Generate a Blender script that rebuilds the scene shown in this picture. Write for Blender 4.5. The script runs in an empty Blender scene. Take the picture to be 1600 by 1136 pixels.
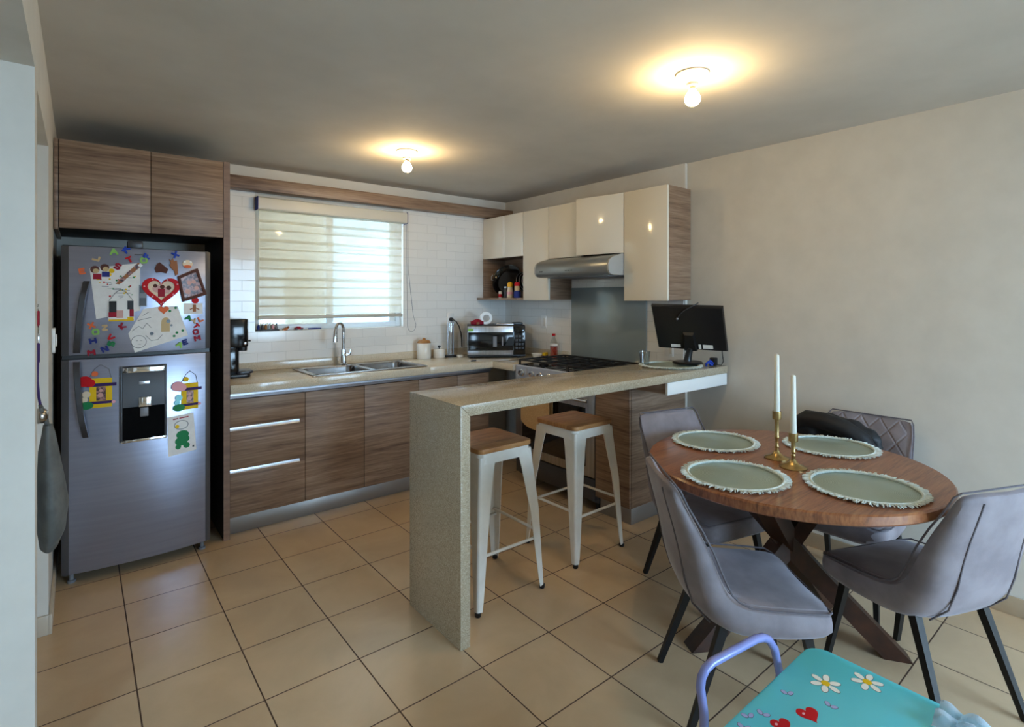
import bpy, bmesh, math, random
from mathutils import Vector, Matrix
random.seed(7)
SC = bpy.context.scene
COL = SC.collection
PI = math.pi
rnd = random.uniform

# ------------------------------------------------------------------ materials
def srgb(r, g, b):
    f = lambda v: (v/255/12.92) if v/255 <= .04045 else ((v/255+.055)/1.055)**2.4
    return (f(r), f(g), f(b), 1)

class NT:
    def __init__(s, name):
        s.m = bpy.data.materials.new(name); s.m.use_nodes = True
        s.t = s.m.node_tree; s.t.nodes.clear()
        s.out = s.n('ShaderNodeOutputMaterial')
    def n(s, typ, **kw):
        nd = s.t.nodes.new(typ)
        for k, v in kw.items():
            if k.startswith('i_'):
                key = k[2:].replace('_', ' ')
                nd.inputs[key].default_value = v
            else: setattr(nd, k, v)
        return nd
    def l(s, a, b): s.t.links.new(a, b)

def pbr(nt, col=(0.5,0.5,0.5,1), rough=.5, metal=0., spec=.5, **kw):
    p = nt.n('ShaderNodeBsdfPrincipled')
    p.inputs['Base Color'].default_value = col
    p.inputs['Roughness'].default_value = rough
    p.inputs['Metallic'].default_value = metal
    p.inputs['Specular IOR Level'].default_value = spec
    for k, v in kw.items(): p.inputs[k.replace('_', ' ')].default_value = v
    nt.l(p.outputs[0], nt.out.inputs['Surface'])
    return p

def noisy(name, c1, c2, scale=(8,8,8), rough=.5, metal=0., bump=0., detail=4, nscale=1., spec=.5, coord='pos', lo=.35, hi=.65, **kw):
    """two-tone noise material; scale stretches the noise"""
    nt = NT(name); p = pbr(nt, c1, rough, metal, spec, **kw)
    if coord == 'pos': src = nt.n('ShaderNodeNewGeometry').outputs['Position']
    else: src = nt.n('ShaderNodeTexCoord').outputs['Object']
    mp = nt.n('ShaderNodeMapping'); mp.inputs['Scale'].default_value = scale
    nt.l(src, mp.inputs['Vector'])
    nz = nt.n('ShaderNodeTexNoise', i_Scale=nscale, i_Detail=float(detail), i_Roughness=.6)
    nt.l(mp.outputs[0], nz.inputs['Vector'])
    rp = nt.n('ShaderNodeValToRGB')
    rp.color_ramp.elements[0].position = lo; rp.color_ramp.elements[0].color = c1
    rp.color_ramp.elements[1].position = hi; rp.color_ramp.elements[1].color = c2
    nt.l(nz.outputs[0], rp.inputs[0]); nt.l(rp.outputs[0], p.inputs['Base Color'])
    if bump:
        b = nt.n('ShaderNodeBump', i_Strength=bump, i_Distance=.002)
        nt.l(nz.outputs[0], b.inputs['Height']); nt.l(b.outputs[0], p.inputs['Normal'])
    return nt.m

def plain(name, col, rough=.5, metal=0., spec=.5, **kw):
    # a little noise in the roughness keeps surfaces from looking flat
    nt = NT(name); p = pbr(nt, col, rough, metal, spec, **kw)
    nz = nt.n('ShaderNodeTexNoise', i_Scale=35., i_Detail=2.)
    nt.l(nt.n('ShaderNodeTexCoord').outputs['Object'], nz.inputs['Vector'])
    mr = nt.n('ShaderNodeMapRange'); mr.inputs['To Min'].default_value = max(0, rough-.04); mr.inputs['To Max'].default_value = min(1, rough+.04)
    nt.l(nz.outputs[0], mr.inputs[0]); nt.l(mr.outputs[0], p.inputs['Roughness'])
    return nt.m

def wood(name, dark, mid, light, gscale=(1.1,1.1,26.), rough=.45, spec=.4, coat=0., seams=None):
    nt = NT(name); p = pbr(nt, mid, rough, 0, spec)
    if coat: p.inputs['Coat Weight'].default_value = coat; p.inputs['Coat Roughness'].default_value = .12
    g = nt.n('ShaderNodeNewGeometry').outputs['Position']
    m1 = nt.n('ShaderNodeMapping'); m1.inputs['Scale'].default_value = gscale; nt.l(g, m1.inputs['Vector'])
    n1 = nt.n('ShaderNodeTexNoise', i_Scale=1.6, i_Detail=6., i_Roughness=.65, i_Distortion=.6); nt.l(m1.outputs[0], n1.inputs['Vector'])
    m2 = nt.n('ShaderNodeMapping'); m2.inputs['Scale'].default_value = tuple(4*x for x in gscale); nt.l(g, m2.inputs['Vector'])
    n2 = nt.n('ShaderNodeTexNoise', i_Scale=1.4, i_Detail=3.); nt.l(m2.outputs[0], n2.inputs['Vector'])
    mx = nt.n('ShaderNodeMath', operation='MULTIPLY_ADD'); mx.inputs[1].default_value = .35
    nt.l(n2.outputs[0], mx.inputs[0]); 
    sub = nt.n('ShaderNodeMath', operation='MULTIPLY'); sub.inputs[1].default_value = .68; nt.l(n1.outputs[0], sub.inputs[0])
    nt.l(sub.outputs[0], mx.inputs[2])
    rp = nt.n('ShaderNodeValToRGB'); e = rp.color_ramp.elements
    e[0].position = .36; e[0].color = dark; e[1].position = .66; e[1].color = light
    k = e.new(.5); k.color = mid
    nt.l(mx.outputs[0], rp.inputs[0])
    nt.l(rp.outputs[0], p.inputs['Base Color'])
    b = nt.n('ShaderNodeBump', i_Strength=.12, i_Distance=.001); nt.l(mx.outputs[0], b.inputs['Height']); nt.l(b.outputs[0], p.inputs['Normal'])
    return nt.m

M = {}
M['wall'] = noisy('wall_paint', srgb(207,201,191), srgb(213,207,197), (6,6,6), rough=.75, bump=.05, spec=.3)
M['ceiling'] = noisy('ceiling_paint', srgb(196,190,182), srgb(205,199,191), (2,2,2), rough=.85, bump=.05, spec=.2)
M['door_white'] = plain('door_white', srgb(214,212,206), .45)
M['lam'] = wood('laminate_taupe', srgb(100,76,60), srgb(136,109,88), srgb(160,134,112), (1.0,1.0,17.))
M['lam_edge'] = noisy('laminate_edge', srgb(120,92,74), srgb(138,108,88), (4,4,40), rough=.5)
M['lam_inner'] = plain('laminate_inner_dark', srgb(48,38,33), .6)
M['white_gloss'] = plain('white_gloss', srgb(226,218,203), .10, spec=.5)
M['white_edge'] = plain('white_edge', srgb(236,230,220), .2)
M['steel'] = noisy('brushed_steel', srgb(168,170,176), srgb(186,188,194), (60,60,2), rough=.28, metal=1., detail=2)
M['panel_steel'] = plain('panel_steel', srgb(176,184,202), .42, .25)
M['basin_steel'] = plain('basin_steel', srgb(140,140,142), .22, 1.)
M['alu'] = plain('aluminium_profile', srgb(184,186,194), .32, 1.)
M['kick'] = plain('kick_plate', srgb(160,156,152), .38, .7)
M['chrome'] = plain('chrome', srgb(220,222,226), .07, 1.)
M['nickel'] = plain('satin_nickel', srgb(178,172,166), .22, 1.)
M['fridge'] = noisy('fridge_silver', srgb(146,149,166), srgb(152,155,172), (3,3,60), rough=.30, metal=.7, detail=2)
M['fridge_side'] = plain('fridge_grey', srgb(72,69,70), .4)
M['black'] = plain('black_plastic', srgb(20,20,22), .35)
M['matte_black'] = plain('matte_black', srgb(12,12,13), .9, spec=.05)
M['black_gloss'] = plain('black_gloss', srgb(12,12,14), .12)
M['black_metal'] = plain('black_metal', srgb(22,21,22), .45, .3)
M['iron'] = noisy('cast_iron', srgb(20,20,21), srgb(32,31,32), (60,60,60), rough=.55, bump=.2)
M['dark_grey'] = plain('dark_grey', srgb(58,58,62), .35)
M['mid_grey'] = plain('mid_grey', srgb(120,120,124), .4)
M['glass_panel'] = plain('smoked_glass_panel', srgb(140,152,156), .06, spec=.7)
M['brass'] = noisy('aged_brass', srgb(172,146,98), srgb(194,168,116), (40,40,40), rough=.3, metal=1.)
M['wax'] = plain('candle_wax', srgb(226,224,212), .45, Subsurface_Weight=.3, Subsurface_Radius=(.01,.008,.006))
M['white_metal'] = noisy('white_painted_metal', srgb(222,216,206), srgb(230,225,216), (12,12,12), rough=.35)
M['oak'] = wood('stool_seat_wood', srgb(140,92,52), srgb(170,118,70), srgb(192,142,92), (3,22,3), rough=.4)
M['walnut'] = wood('walnut_top', srgb(96,52,30), srgb(134,80,48), srgb(160,104,66), (2.2,30.,8.), rough=.32, coat=.25)
M['walnut_dark'] = wood('walnut_dark', srgb(36,18,10), srgb(52,27,15), srgb(70,38,22), (4,4,4), rough=.45)
M['ceramic'] = plain('white_ceramic', srgb(228,222,212), .2)
M['white'] = plain('white_plastic', srgb(232,230,226), .35)
M['paper'] = noisy('paper', srgb(226,222,218), srgb(234,231,227), (30,30,30), rough=.8, spec=.2)
M['lid_wood'] = noisy('lid_wood', srgb(150,98,44), srgb(176,120,60), (40,40,40), rough=.5)
M['red'] = plain('red_plastic', srgb(190,20,30), .6, spec=.2)
M['crimson'] = plain('crimson_plastic', srgb(150,28,48), .6, spec=.2)
M['orange'] = plain('orange_plastic', srgb(226,112,66), .6, spec=.2)
M['yellow'] = plain('yellow_plastic', srgb(228,186,30), .6, spec=.2)
M['green'] = plain('green_plastic', srgb(34,124,74), .6, spec=.2)
M['lime'] = plain('lime_plastic', srgb(140,190,96), .6, spec=.2)
M['blue'] = plain('blue_plastic', srgb(34,66,170), .6, spec=.2)
M['navy'] = plain('navy_plastic', srgb(40,52,122), .6, spec=.2)
M['purple'] = plain('purple_plastic', srgb(58,36,92), .6, spec=.2)
M['pink'] = plain('pink_plastic', srgb(232,168,176), .6, spec=.2)
M['tan'] = plain('tan_plastic', srgb(202,172,128), .6, spec=.2)
M['brown'] = plain('brown_felt', srgb(84,44,34), .8)
M['lbrown'] = plain('light_brown_felt', srgb(156,100,66), .8)
M['skin_tone'] = plain('photo_pink', srgb(206,156,146), .5)
M['photo_dark'] = noisy('photo_print', srgb(70,52,60), srgb(176,128,124), (70,70,70), rough=.3, detail=1, lo=.4, hi=.6)
M['sage'] = None
M['fringe'] = noisy('cotton_fringe', srgb(196,208,204), srgb(222,230,226), (80,80,80), rough=.9, spec=.1)
M['teal'] = plain('teal_enamel', srgb(100,214,232), .2)
M['teal_light'] = plain('teal_print', srgb(120,208,222), .25)
M['lavender_tube'] = plain('lavender_tube', srgb(132,138,196), .22)
M['petal'] = plain('petal_white', srgb(240,238,230), .3)
M['outline'] = plain('print_outline', srgb(60,56,70), .4)
M['lilac'] = plain('lilac_print', srgb(160,168,214), .3)
M['bag'] = noisy('grey_bag_cloth', srgb(84,86,84), srgb(104,106,104), (14,14,14), rough=.75, bump=.3)
M['jacket'] = noisy('black_jacket', srgb(14,15,19), srgb(24,26,31), (30,30,30), rough=.6, bump=.2)
M['towel'] = noisy('beige_towel', srgb(192,158,116), srgb(206,172,130), (90,90,90), rough=.95, bump=.3, spec=.1)
M['red_food'] = plain('red_liquid', srgb(196,60,34), .1)
M['pantry_yellow'] = plain('pantry_yellow', srgb(236,178,20), .35)
M['cream'] = plain('cream_card', srgb(226,206,176), .6)
M['screen_tint'] = plain('oven_glass', srgb(22,18,15), .06)
M['outside_wall'] = noisy('outside_render', srgb(122,126,122), srgb(132,136,132), (3,3,3), rough=.9)
M['outside_ground'] = plain('outside_ground', srgb(150,150,148), .9)
M['beige_patch'] = plain('print_beige', srgb(196,168,120), .6)

def m_fabric():
    nt = NT('velvet_grey_lavender'); p = pbr(nt, srgb(122,116,127), .85, 0, .2)
    p.inputs['Sheen Weight'].default_value = .55; p.inputs['Sheen Roughness'].default_value = .35
    p.inputs['Sheen Tint'].default_value = srgb(205,208,222)
    tc = nt.n('ShaderNodeTexCoord').outputs['Object']
    n = nt.n('ShaderNodeTexNoise', i_Scale=9., i_Detail=5.); nt.l(tc, n.inputs['Vector'])
    rp = nt.n('ShaderNodeValToRGB'); e = rp.color_ramp.elements
    e[0].position = .35; e[0].color = srgb(126,118,123); e[1].position = .65; e[1].color = srgb(146,138,143)
    nt.l(n.outputs[0], rp.inputs[0]); nt.l(rp.outputs[0], p.inputs['Base Color'])
    n2 = nt.n('ShaderNodeTexNoise', i_Scale=420., i_Detail=2.); nt.l(tc, n2.inputs['Vector'])
    b = nt.n('ShaderNodeBump', i_Strength=.25, i_Distance=.001); nt.l(n2.outputs[0], b.inputs['Height']); nt.l(b.outputs[0], p.inputs['Normal'])
    return nt
M['velvet'] = m_fabric().m
M['velvet_dark'] = noisy('velvet_piping', srgb(90,84,90), srgb(102,96,102), (40,40,40), rough=.8)

def m_quilt():
    nt = m_fabric(); nt.m.name = 'velvet_quilted'
    p = [n for n in nt.t.nodes if n.type == 'BSDF_PRINCIPLED'][0]
    tc = nt.n('ShaderNodeTexCoord').outputs['Object']
    sp = nt.n('ShaderNodeSeparateXYZ'); nt.l(tc, sp.inputs[0])
    outs = []
    for sgn in (1, -1):
        a = nt.n('ShaderNodeMath', operation='MULTIPLY_ADD'); a.inputs[1].default_value = sgn*1.25
        nt.l(sp.outputs[0], a.inputs[0]); nt.l(sp.outputs[2], a.inputs[2])
        pp = nt.n('ShaderNodeMath', operation='PINGPONG'); pp.inputs[1].default_value = .055
        nt.l(a.outputs[0], pp.inputs[0]); outs.append(pp)
    mn = nt.n('ShaderNodeMath', operation='MINIMUM'); nt.l(outs[0].outputs[0], mn.inputs[0]); nt.l(outs[1].outputs[0], mn.inputs[1])
    mr = nt.n('ShaderNodeMapRange', interpolation_type='SMOOTHSTEP'); mr.inputs['From Max'].default_value = .012
    nt.l(mn.outputs[0], mr.inputs[0])
    b = nt.n('ShaderNodeBump', i_Strength=.55, i_Distance=.005); nt.l(mr.outputs[0], b.inputs['Height']); nt.l(b.outputs[0], p.inputs['Normal'])
    return nt.m
M['velvet_quilt'] = m_quilt()

def m_floor():
    nt = NT('ceramic_floor_tile'); p = pbr(nt, rough=.22, spec=.45)
    g = nt.n('ShaderNodeNewGeometry').outputs['Position']
    mp = nt.n('ShaderNodeMapping', vector_type='TEXTURE'); S = .35365
    mp.inputs['Location'].default_value = (.1654, 3.4841, 0); mp.inputs['Scale'].default_value = (S, S, S)
    nt.l(g, mp.inputs['Vector'])
    br = nt.n('ShaderNodeTexBrick', offset=0., squash=1.)
    br.inputs['Scale'].default_value = 1.; br.inputs['Brick Width'].default_value = 1.; br.inputs['Row Height'].default_value = 1.
    br.inputs['Mortar Size'].default_value = .0085; br.inputs['Mortar Smooth'].default_value = .3; br.inputs['Bias'].default_value = 0
    br.inputs['Color1'].default_value = srgb(206,177,143); br.inputs['Color2'].default_value = srgb(212,185,152)
    br.inputs['Mortar'].default_value = srgb(84,62,48)
    # centre the joint on the tile edge
    ad = nt.n('ShaderNodeVectorMath', operation='ADD'); ad.inputs[1].default_value = (100.0, 100.0, 0)
    nt.l(mp.outputs[0], ad.inputs[0]); nt.l(ad.outputs[0], br.inputs['Vector'])
    n = nt.n('ShaderNodeTexNoise', i_Scale=2.4, i_Detail=7., i_Roughness=.6, i_Distortion=.5); nt.l(g, n.inputs['Vector'])
    rp = nt.n('ShaderNodeValToRGB'); e = rp.color_ramp.elements
    e[0].position = .35; e[0].color = (.88,.87,.85,1); e[1].position = .65; e[1].color = (1.03,1.02,1.0,1)
    nt.l(n.outputs[0], rp.inputs[0])
    mx = nt.n('ShaderNodeMix', data_type='RGBA', blend_type='MULTIPLY'); mx.inputs[0].default_value = 1
    nt.l(br.outputs['Color'], mx.inputs[6]); nt.l(rp.outputs[0], mx.inputs[7]); nt.l(mx.outputs[2], p.inputs['Base Color'])
    mr = nt.n('ShaderNodeMapRange'); mr.inputs['To Min'].default_value = .24; mr.inputs['To Max'].default_value = .7
    nt.l(br.outputs['Fac'], mr.inputs[0]); nt.l(mr.outputs[0], p.inputs['Roughness'])
    b = nt.n('ShaderNodeBump', invert=True, i_Strength=.5, i_Distance=.002); nt.l(br.outputs['Fac'], b.inputs['Height']); nt.l(b.outputs[0], p.inputs['Normal'])
    return nt.m
M['floor'] = m_floor()

def m_subway(name, axis):
    nt = NT(name); p = pbr(nt, rough=.12, spec=.5)
    g = nt.n('ShaderNodeNewGeometry').outputs['Position']
    sp = nt.n('ShaderNodeSeparateXYZ'); nt.l(g, sp.inputs[0])
    cb = nt.n('ShaderNodeCombineXYZ'); nt.l(sp.outputs[axis], cb.inputs[0]); nt.l(sp.outputs[2], cb.inputs[1])
    br = nt.n('ShaderNodeTexBrick', offset=.5, squash=1.)
    br.inputs['Scale'].default_value = 1.; br.inputs['Brick Width'].default_value = .20; br.inputs['Row Height'].default_value = .075
    br.inputs['Mortar Size'].default_value = .0022; br.inputs['Mortar Smooth'].default_value = .6
    br.inputs['Color1'].default_value = srgb(232,229,224); br.inputs['Color2'].default_value = srgb(236,233,228)
    br.inputs['Mortar'].default_value = srgb(216,213,208)
    nt.l(cb.outputs[0], br.inputs['Vector']); nt.l(br.outputs['Color'], p.inputs['Base Color'])
    n = nt.n('ShaderNodeTexNoise', i_Scale=9., i_Detail=1.); nt.l(g, n.inputs['Vector'])
    b0 = nt.n('ShaderNodeBump', i_Strength=.15, i_Distance=.004); nt.l(n.outputs[0], b0.inputs['Height'])
    b = nt.n('ShaderNodeBump', invert=True, i_Strength=.45, i_Distance=.002); nt.l(br.outputs['Fac'], b.inputs['Height']); nt.l(b0.outputs[0], b.inputs['Normal']); nt.l(b.outputs[0], p.inputs['Normal'])
    return nt.m
M['subway_x'] = m_subway('white_subway_tile', 0)
M['subway_y'] = m_subway('white_subway_tile_side', 1)

def m_quartz(name, base, light, dark, rough):
    nt = NT(name); p = pbr(nt, base, rough, 0, .5)
    g = nt.n('ShaderNodeNewGeometry').outputs['Position']
    v = nt.n('ShaderNodeTexVoronoi', i_Scale=340.); nt.l(g, v.inputs['Vector'])
    rp = nt.n('ShaderNodeValToRGB'); rp.color_ramp.interpolation = 'CONSTANT'; e = rp.color_ramp.elements
    e[0].position = 0; e[0].color = dark; e[1].position = .16; e[1].color = base
    k = e.new(.80); k.color = light
    sp = nt.n('ShaderNodeSeparateColor'); nt.l(v.outputs['Color'], sp.inputs[0]); nt.l(sp.outputs[0], rp.inputs[0])
    nt.l(rp.outputs[0], p.inputs['Base Color'])
    return nt.m
M['quartz'] = m_quartz('quartz_beige', srgb(206,193,170), srgb(218,207,187), srgb(190,175,152), .14)
M['quartz_bar'] = m_quartz('quartz_taupe', srgb(172,157,133), srgb(190,177,155), srgb(150,135,112), .18)

def m_mat():
    nt = NT('woven_sage'); p = pbr(nt, srgb(128,140,126), .30, .3, 1.)
    p.inputs['Anisotropic'].default_value = .9
    tg = nt.n('ShaderNodeTangent', direction_type='RADIAL', axis='Z'); nt.l(tg.outputs[0], p.inputs['Tangent'])
    tc = nt.n('ShaderNodeTexCoord').outputs['Object']
    w = nt.n('ShaderNodeTexWave', wave_type='RINGS', rings_direction='Z'); w.inputs['Scale'].default_value = 62.; w.inputs['Distortion'].default_value = .4
    nt.l(tc, w.inputs['Vector'])
    rp = nt.n('ShaderNodeValToRGB'); e = rp.color_ramp.elements
    e[0].color = srgb(132,150,136); e[1].color = srgb(176,190,176)
    nt.l(w.outputs[0], rp.inputs[0]); nt.l(rp.outputs[0], p.inputs['Base Color'])
    b = nt.n('ShaderNodeBump', i_Strength=.10, i_Distance=.001); nt.l(w.outputs[0], b.inputs['Height']); nt.l(b.outputs[0], p.inputs['Normal'])
    return nt.m
M['sage'] = m_mat()

def m_glass(name, tint, alpha_rough=0., fac=.9):
    """clear pane: mostly see-through with a faint reflection"""
    nt = NT(name)
    tr = nt.n('ShaderNodeBsdfTransparent'); tr.inputs[0].default_value = tint
    gl = nt.n('ShaderNodeBsdfGlossy', i_Roughness=.03)
    mx = nt.n('ShaderNodeMixShader'); mx.inputs[0].default_value = 1-fac
    nt.l(tr.outputs[0], mx.inputs[1]); nt.l(gl.outputs[0], mx.inputs[2]); nt.l(mx.outputs[0], nt.out.inputs[0])
    return nt.m
M['pane'] = m_glass('window_glass', (.92,.97,.98,1))
M['clear'] = m_glass('clear_plastic', (.86,.88,.88,1), fac=.8)

def m_sheer(name, tint, trans, base):
    nt = NT(name)
    tr = nt.n('ShaderNodeBsdfTransparent'); tr.inputs[0].default_value = tint
    tl = nt.n('ShaderNodeBsdfTranslucent'); tl.inputs[0].default_value = base
    df = nt.n('ShaderNodeBsdfDiffuse'); df.inputs[0].default_value = base
    m1 = nt.n('ShaderNodeMixShader'); m1.inputs[0].default_value = .4; nt.l(tl.outputs[0], m1.inputs[1]); nt.l(df.outputs[0], m1.inputs[2])
    m2 = nt.n('ShaderNodeMixShader'); m2.inputs[0].default_value = trans; nt.l(m1.outputs[0], m2.inputs[1]); nt.l(tr.outputs[0], m2.inputs[2])
    nt.l(m2.outputs[0], nt.out.inputs[0])
    return nt.m
M['sheer'] = m_sheer('sheer_band', (1,1,1,1), .52, srgb(240,229,212))
M['opaque_band'] = m_sheer('opaque_band', (1,1,1,1), .28, srgb(226,216,196))
M['insect_mesh'] = m_sheer('insect_mesh', (.85,.84,.80,1), .22, srgb(220,206,186))
M['plastic_film'] = m_sheer('thin_plastic_film', (1,1,1,1), .35, srgb(225,228,235))
M['grip'] = plain('grip_grey', srgb(50,47,48), .4)

def m_bulb():
    nt = NT('lit_bulb'); e = nt.n('ShaderNodeEmission'); e.inputs[0].default_value = (1.0,.71,.34,1); e.inputs[1].default_value = 155.
    nt.l(e.outputs[0], nt.out.inputs[0]); return nt.m
M['bulb'] = m_bulb()

# ------------------------------------------------------------------ mesh helpers
ORG = {}
def tag(o, label=None, cat=None, group=None, kind=None):
    if label: o['label'] = label
    if cat: o['category'] = cat
    if group: o['group'] = group
    if kind: o['kind'] = kind
    return o

def thing(name, label, cat, loc=(0,0,0), rz=0, group=None, world=False):
    """an Empty at the thing's base; world=True: its parts are given in room coordinates"""
    o = bpy.data.objects.new(name, None); COL.objects.link(o)
    o.empty_display_size = .05
    o.location = loc; o.rotation_euler = (0,0,rz)
    if world: ORG[o.name] = Vector(loc)
    return tag(o, label, cat, group)

class MB:
    def __init__(s): s.bm = bmesh.new()
    def box(s, x0, x1, y0, y1, z0, z1, bev=0., mat=None, seg=2):
        b = bmesh.new()
        bmesh.ops.create_cube(b, size=1)
        for v in b.verts:
            v.co = Vector(((x0+x1)/2+v.co.x*(x1-x0), (y0+y1)/2+v.co.y*(y1-y0), (z0+z1)/2+v.co.z*(z1-z0)))
        if bev: bmesh.ops.bevel(b, geom=list(b.edges), offset=min(bev, .45*min(abs(x1-x0),abs(y1-y0),abs(z1-z0))), segments=seg, profile=.5, affect='EDGES')
        if mat is not None: b.transform(mat)
        s._add(b); return s
    def _add(s, b):
        me = bpy.data.meshes.new('tmp'); b.to_mesh(me); b.free(); s.bm.from_mesh(me); bpy.data.meshes.remove(me)
    def lathe(s, prof, c=(0,0,0), n=32, mat=None):
        """prof: [(r,z)] revolved about Z; r=0 ends close the shape"""
        b = bmesh.new(); rings = []
        for r, z in prof:
            if r < 1e-6: rings.append([b.verts.new((0,0,z))])
            else: rings.append([b.verts.new((r*math.cos(2*PI*i/n), r*math.sin(2*PI*i/n), z)) for i in range(n)])
        for a, d in zip(rings, rings[1:]):
            for i in range(n):
                j = (i+1) % n
                if len(a) == 1 and len(d) == 1: continue
                if len(a) == 1: b.faces.new((a[0], d[j], d[i]))
                elif len(d) == 1: b.faces.new((a[i], a[j], d[0]))
                else: b.faces.new((a[i], a[j], d[j], d[i]))
        if len(rings[0]) > 1: b.faces.new(list(reversed(rings[0])))
        if len(rings[-1]) > 1: b.faces.new(rings[-1])
        bmesh.ops.recalc_face_normals(b, faces=list(b.faces))
        if mat is not None: b.transform(mat)
        b.transform(Matrix.Translation(c)); s._add(b); return s
    def prism(s, pts, h0, h1, plane='xy', bev=0., mat=None):
        """extrude polygon pts between h0 and h1 along the plane's normal"""
        b = bmesh.new()
        def P(p, h):
            if plane == 'xy': return (p[0], p[1], h)
            if plane == 'xz': return (p[0], h, p[1])
            return (h, p[0], p[1])
        lo = [b.verts.new(P(p, h0)) for p in pts]; hi = [b.verts.new(P(p, h1)) for p in pts]
        f1 = b.faces.new(lo); f2 = b.faces.new(hi); n = len(pts)
        for i in range(n): b.faces.new((lo[i], lo[(i+1)%n], hi[(i+1)%n], hi[i]))
        bmesh.ops.recalc_face_normals(b, faces=list(b.faces))
        if bev:
            es = [e for f in b.faces if len(f.verts) == n for e in f.edges] if n > 4 else list(b.edges)
            bmesh.ops.bevel(b, geom=list(set(es)), offset=bev, segments=2, profile=.5, affect='EDGES')
        if mat is not None: b.transform(mat)
        s._add(b); return s
    def tube(s, pts, r, n=10, closed=False, sq=False):
        """sweep a circle (or square) of radius r (number or list) along pts"""
        pts = [Vector(p) for p in pts]; m = len(pts)
        rs = r if isinstance(r, (list, tuple)) else [r]*m
        b = bmesh.new(); rings = []
        up = None
        for i, p in enumerate(pts):
            a = pts[(i-1) % m] if (closed or i > 0) else p
            c = pts[(i+1) % m] if (closed or i < m-1) else p
            t = (c-a); t = t.normalized() if t.length > 1e-9 else Vector((0,0,1))
            if up is None:
                up = Vector((0,0,1)) if abs(t.z) < .9 else Vector((1,0,0))
            x = up - t*up.dot(t)
            if x.length < 1e-5: x = t.orthogonal()
            x.normalize(); y = t.cross(x); up = x
            k = 4 if sq else n; off = PI/4 if sq else 0
            rings.append([b.verts.new(p + (x*math.cos(2*PI*j/k+off)+y*math.sin(2*PI*j/k+off))*rs[i]) for j in range(k)])
        k = len(rings[0]); prs = list(zip(rings, rings[1:])) + ([(rings[-1], rings[0])] if closed else [])
        for a, d in prs:
            for j in range(k): b.faces.new((a[j], a[(j+1)%k], d[(j+1)%k], d[j]))
        if not closed: b.faces.new(list(reversed(rings[0]))); b.faces.new(rings[-1])
        bmesh.ops.recalc_face_normals(b, faces=list(b.faces))
        s._add(b); return s
    def ball(s, c, r, sc=(1,1,1), n=16, rot=None):
        b = bmesh.new(); bmesh.ops.create_uvsphere(b, u_segments=n, v_segments=max(8, n//2), radius=r)
        m = Matrix.Diagonal((*sc, 1))
        if rot is not None: m = rot.to_4x4() @ m
        b.transform(Matrix.Translation(c) @ m); s._add(b); return s
    def loft(s, rings, cap=True):
        b = bmesh.new(); R = [[b.verts.new(p) for p in r] for r in rings]; k = len(R[0])
        for a, d in zip(R, R[1:]):
            for j in range(k): b.faces.new((a[j], a[(j+1)%k], d[(j+1)%k], d[j]))
        if cap: b.faces.new(list(reversed(R[0]))); b.faces.new(R[-1])
        bmesh.ops.recalc_face_normals(b, faces=list(b.faces)); s._add(b); return s
    def sheet(s, fn, nu, nv, thick=.002):
        """grid surface fn(u,v) given real thickness"""
        b = bmesh.new(); V = [[b.verts.new(fn(i/nu, j/nv)) for j in range(nv+1)] for i in range(nu+1)]
        for i in range(nu):
            for j in range(nv): b.faces.new((V[i][j], V[i+1][j], V[i+1][j+1], V[i][j+1]))
        bmesh.ops.recalc_face_normals(b, faces=list(b.faces))
        bmesh.ops.solidify(b, geom=list(b.faces), thickness=thick)
        s._add(b); return s
    def build(s, name, mat, parent=None, angle=.7, loc=(0,0,0), subdiv=0):
        me = bpy.data.meshes.new(name)
        org = Vector((0,0,0)); q = parent
        while q is not None:
            org += ORG.get(q.name, Vector((0,0,0)))
            q = q.parent
        if parent is None: org = Vector(loc)
        if org.length: s.bm.transform(Matrix.Translation(-org))
        s.bm.to_mesh(me); s.bm.free()
        for p in me.polygons: p.use_smooth = True
        me.set_sharp_from_angle(angle=angle)
        me.materials.append(mat if not isinstance(mat, str) else M[mat])
        o = bpy.data.objects.new(name, me); COL.objects.link(o)
        if parent is not None: o.parent = parent
        else: o.location = loc
        if subdiv:
            md = o.modifiers.new('smooth', 'SUBSURF'); md.levels = subdiv; md.render_levels = subdiv
        return o

def copy_tree(o, name=None, parent=None):
    c = o.copy(); COL.objects.link(c)
    if parent is not None: c.parent = parent
    for ch in list(o.children): copy_tree(ch, None, c)
    return c

def struct(o): o['kind'] = 'structure'; return o
def arc(cx, cy, r, a0, a1, n=8): return [(cx+r*math.cos(a0+(a1-a0)*i/n), cy+r*math.sin(a0+(a1-a0)*i/n)) for i in range(n+1)]
def rrect(x0, x1, y0, y1, r, n=5):
    return arc(x1-r, y1-r, r, 0, PI/2, n)+arc(x0+r, y1-r, r, PI/2, PI, n)+arc(x0+r, y0+r, r, PI, 1.5*PI, n)+arc(x1-r, y0+r, r, 1.5*PI, 2*PI, n)

# ------------------------------------------------------------------ room
XL, XR, XK, YB, ZC = -.103, 3.3165, 3.29, 4.208, 2.395
YF = -2.4
b = MB(); b.box(-1.6, 3.5, -2.6, 4.4, -.08, 0); struct(b.build('floor', 'floor'))
b = MB(); b.box(-1.6, 3.5, -2.6, 4.4, ZC, ZC+.12); struct(b.build('ceiling', 'ceiling'))
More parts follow.
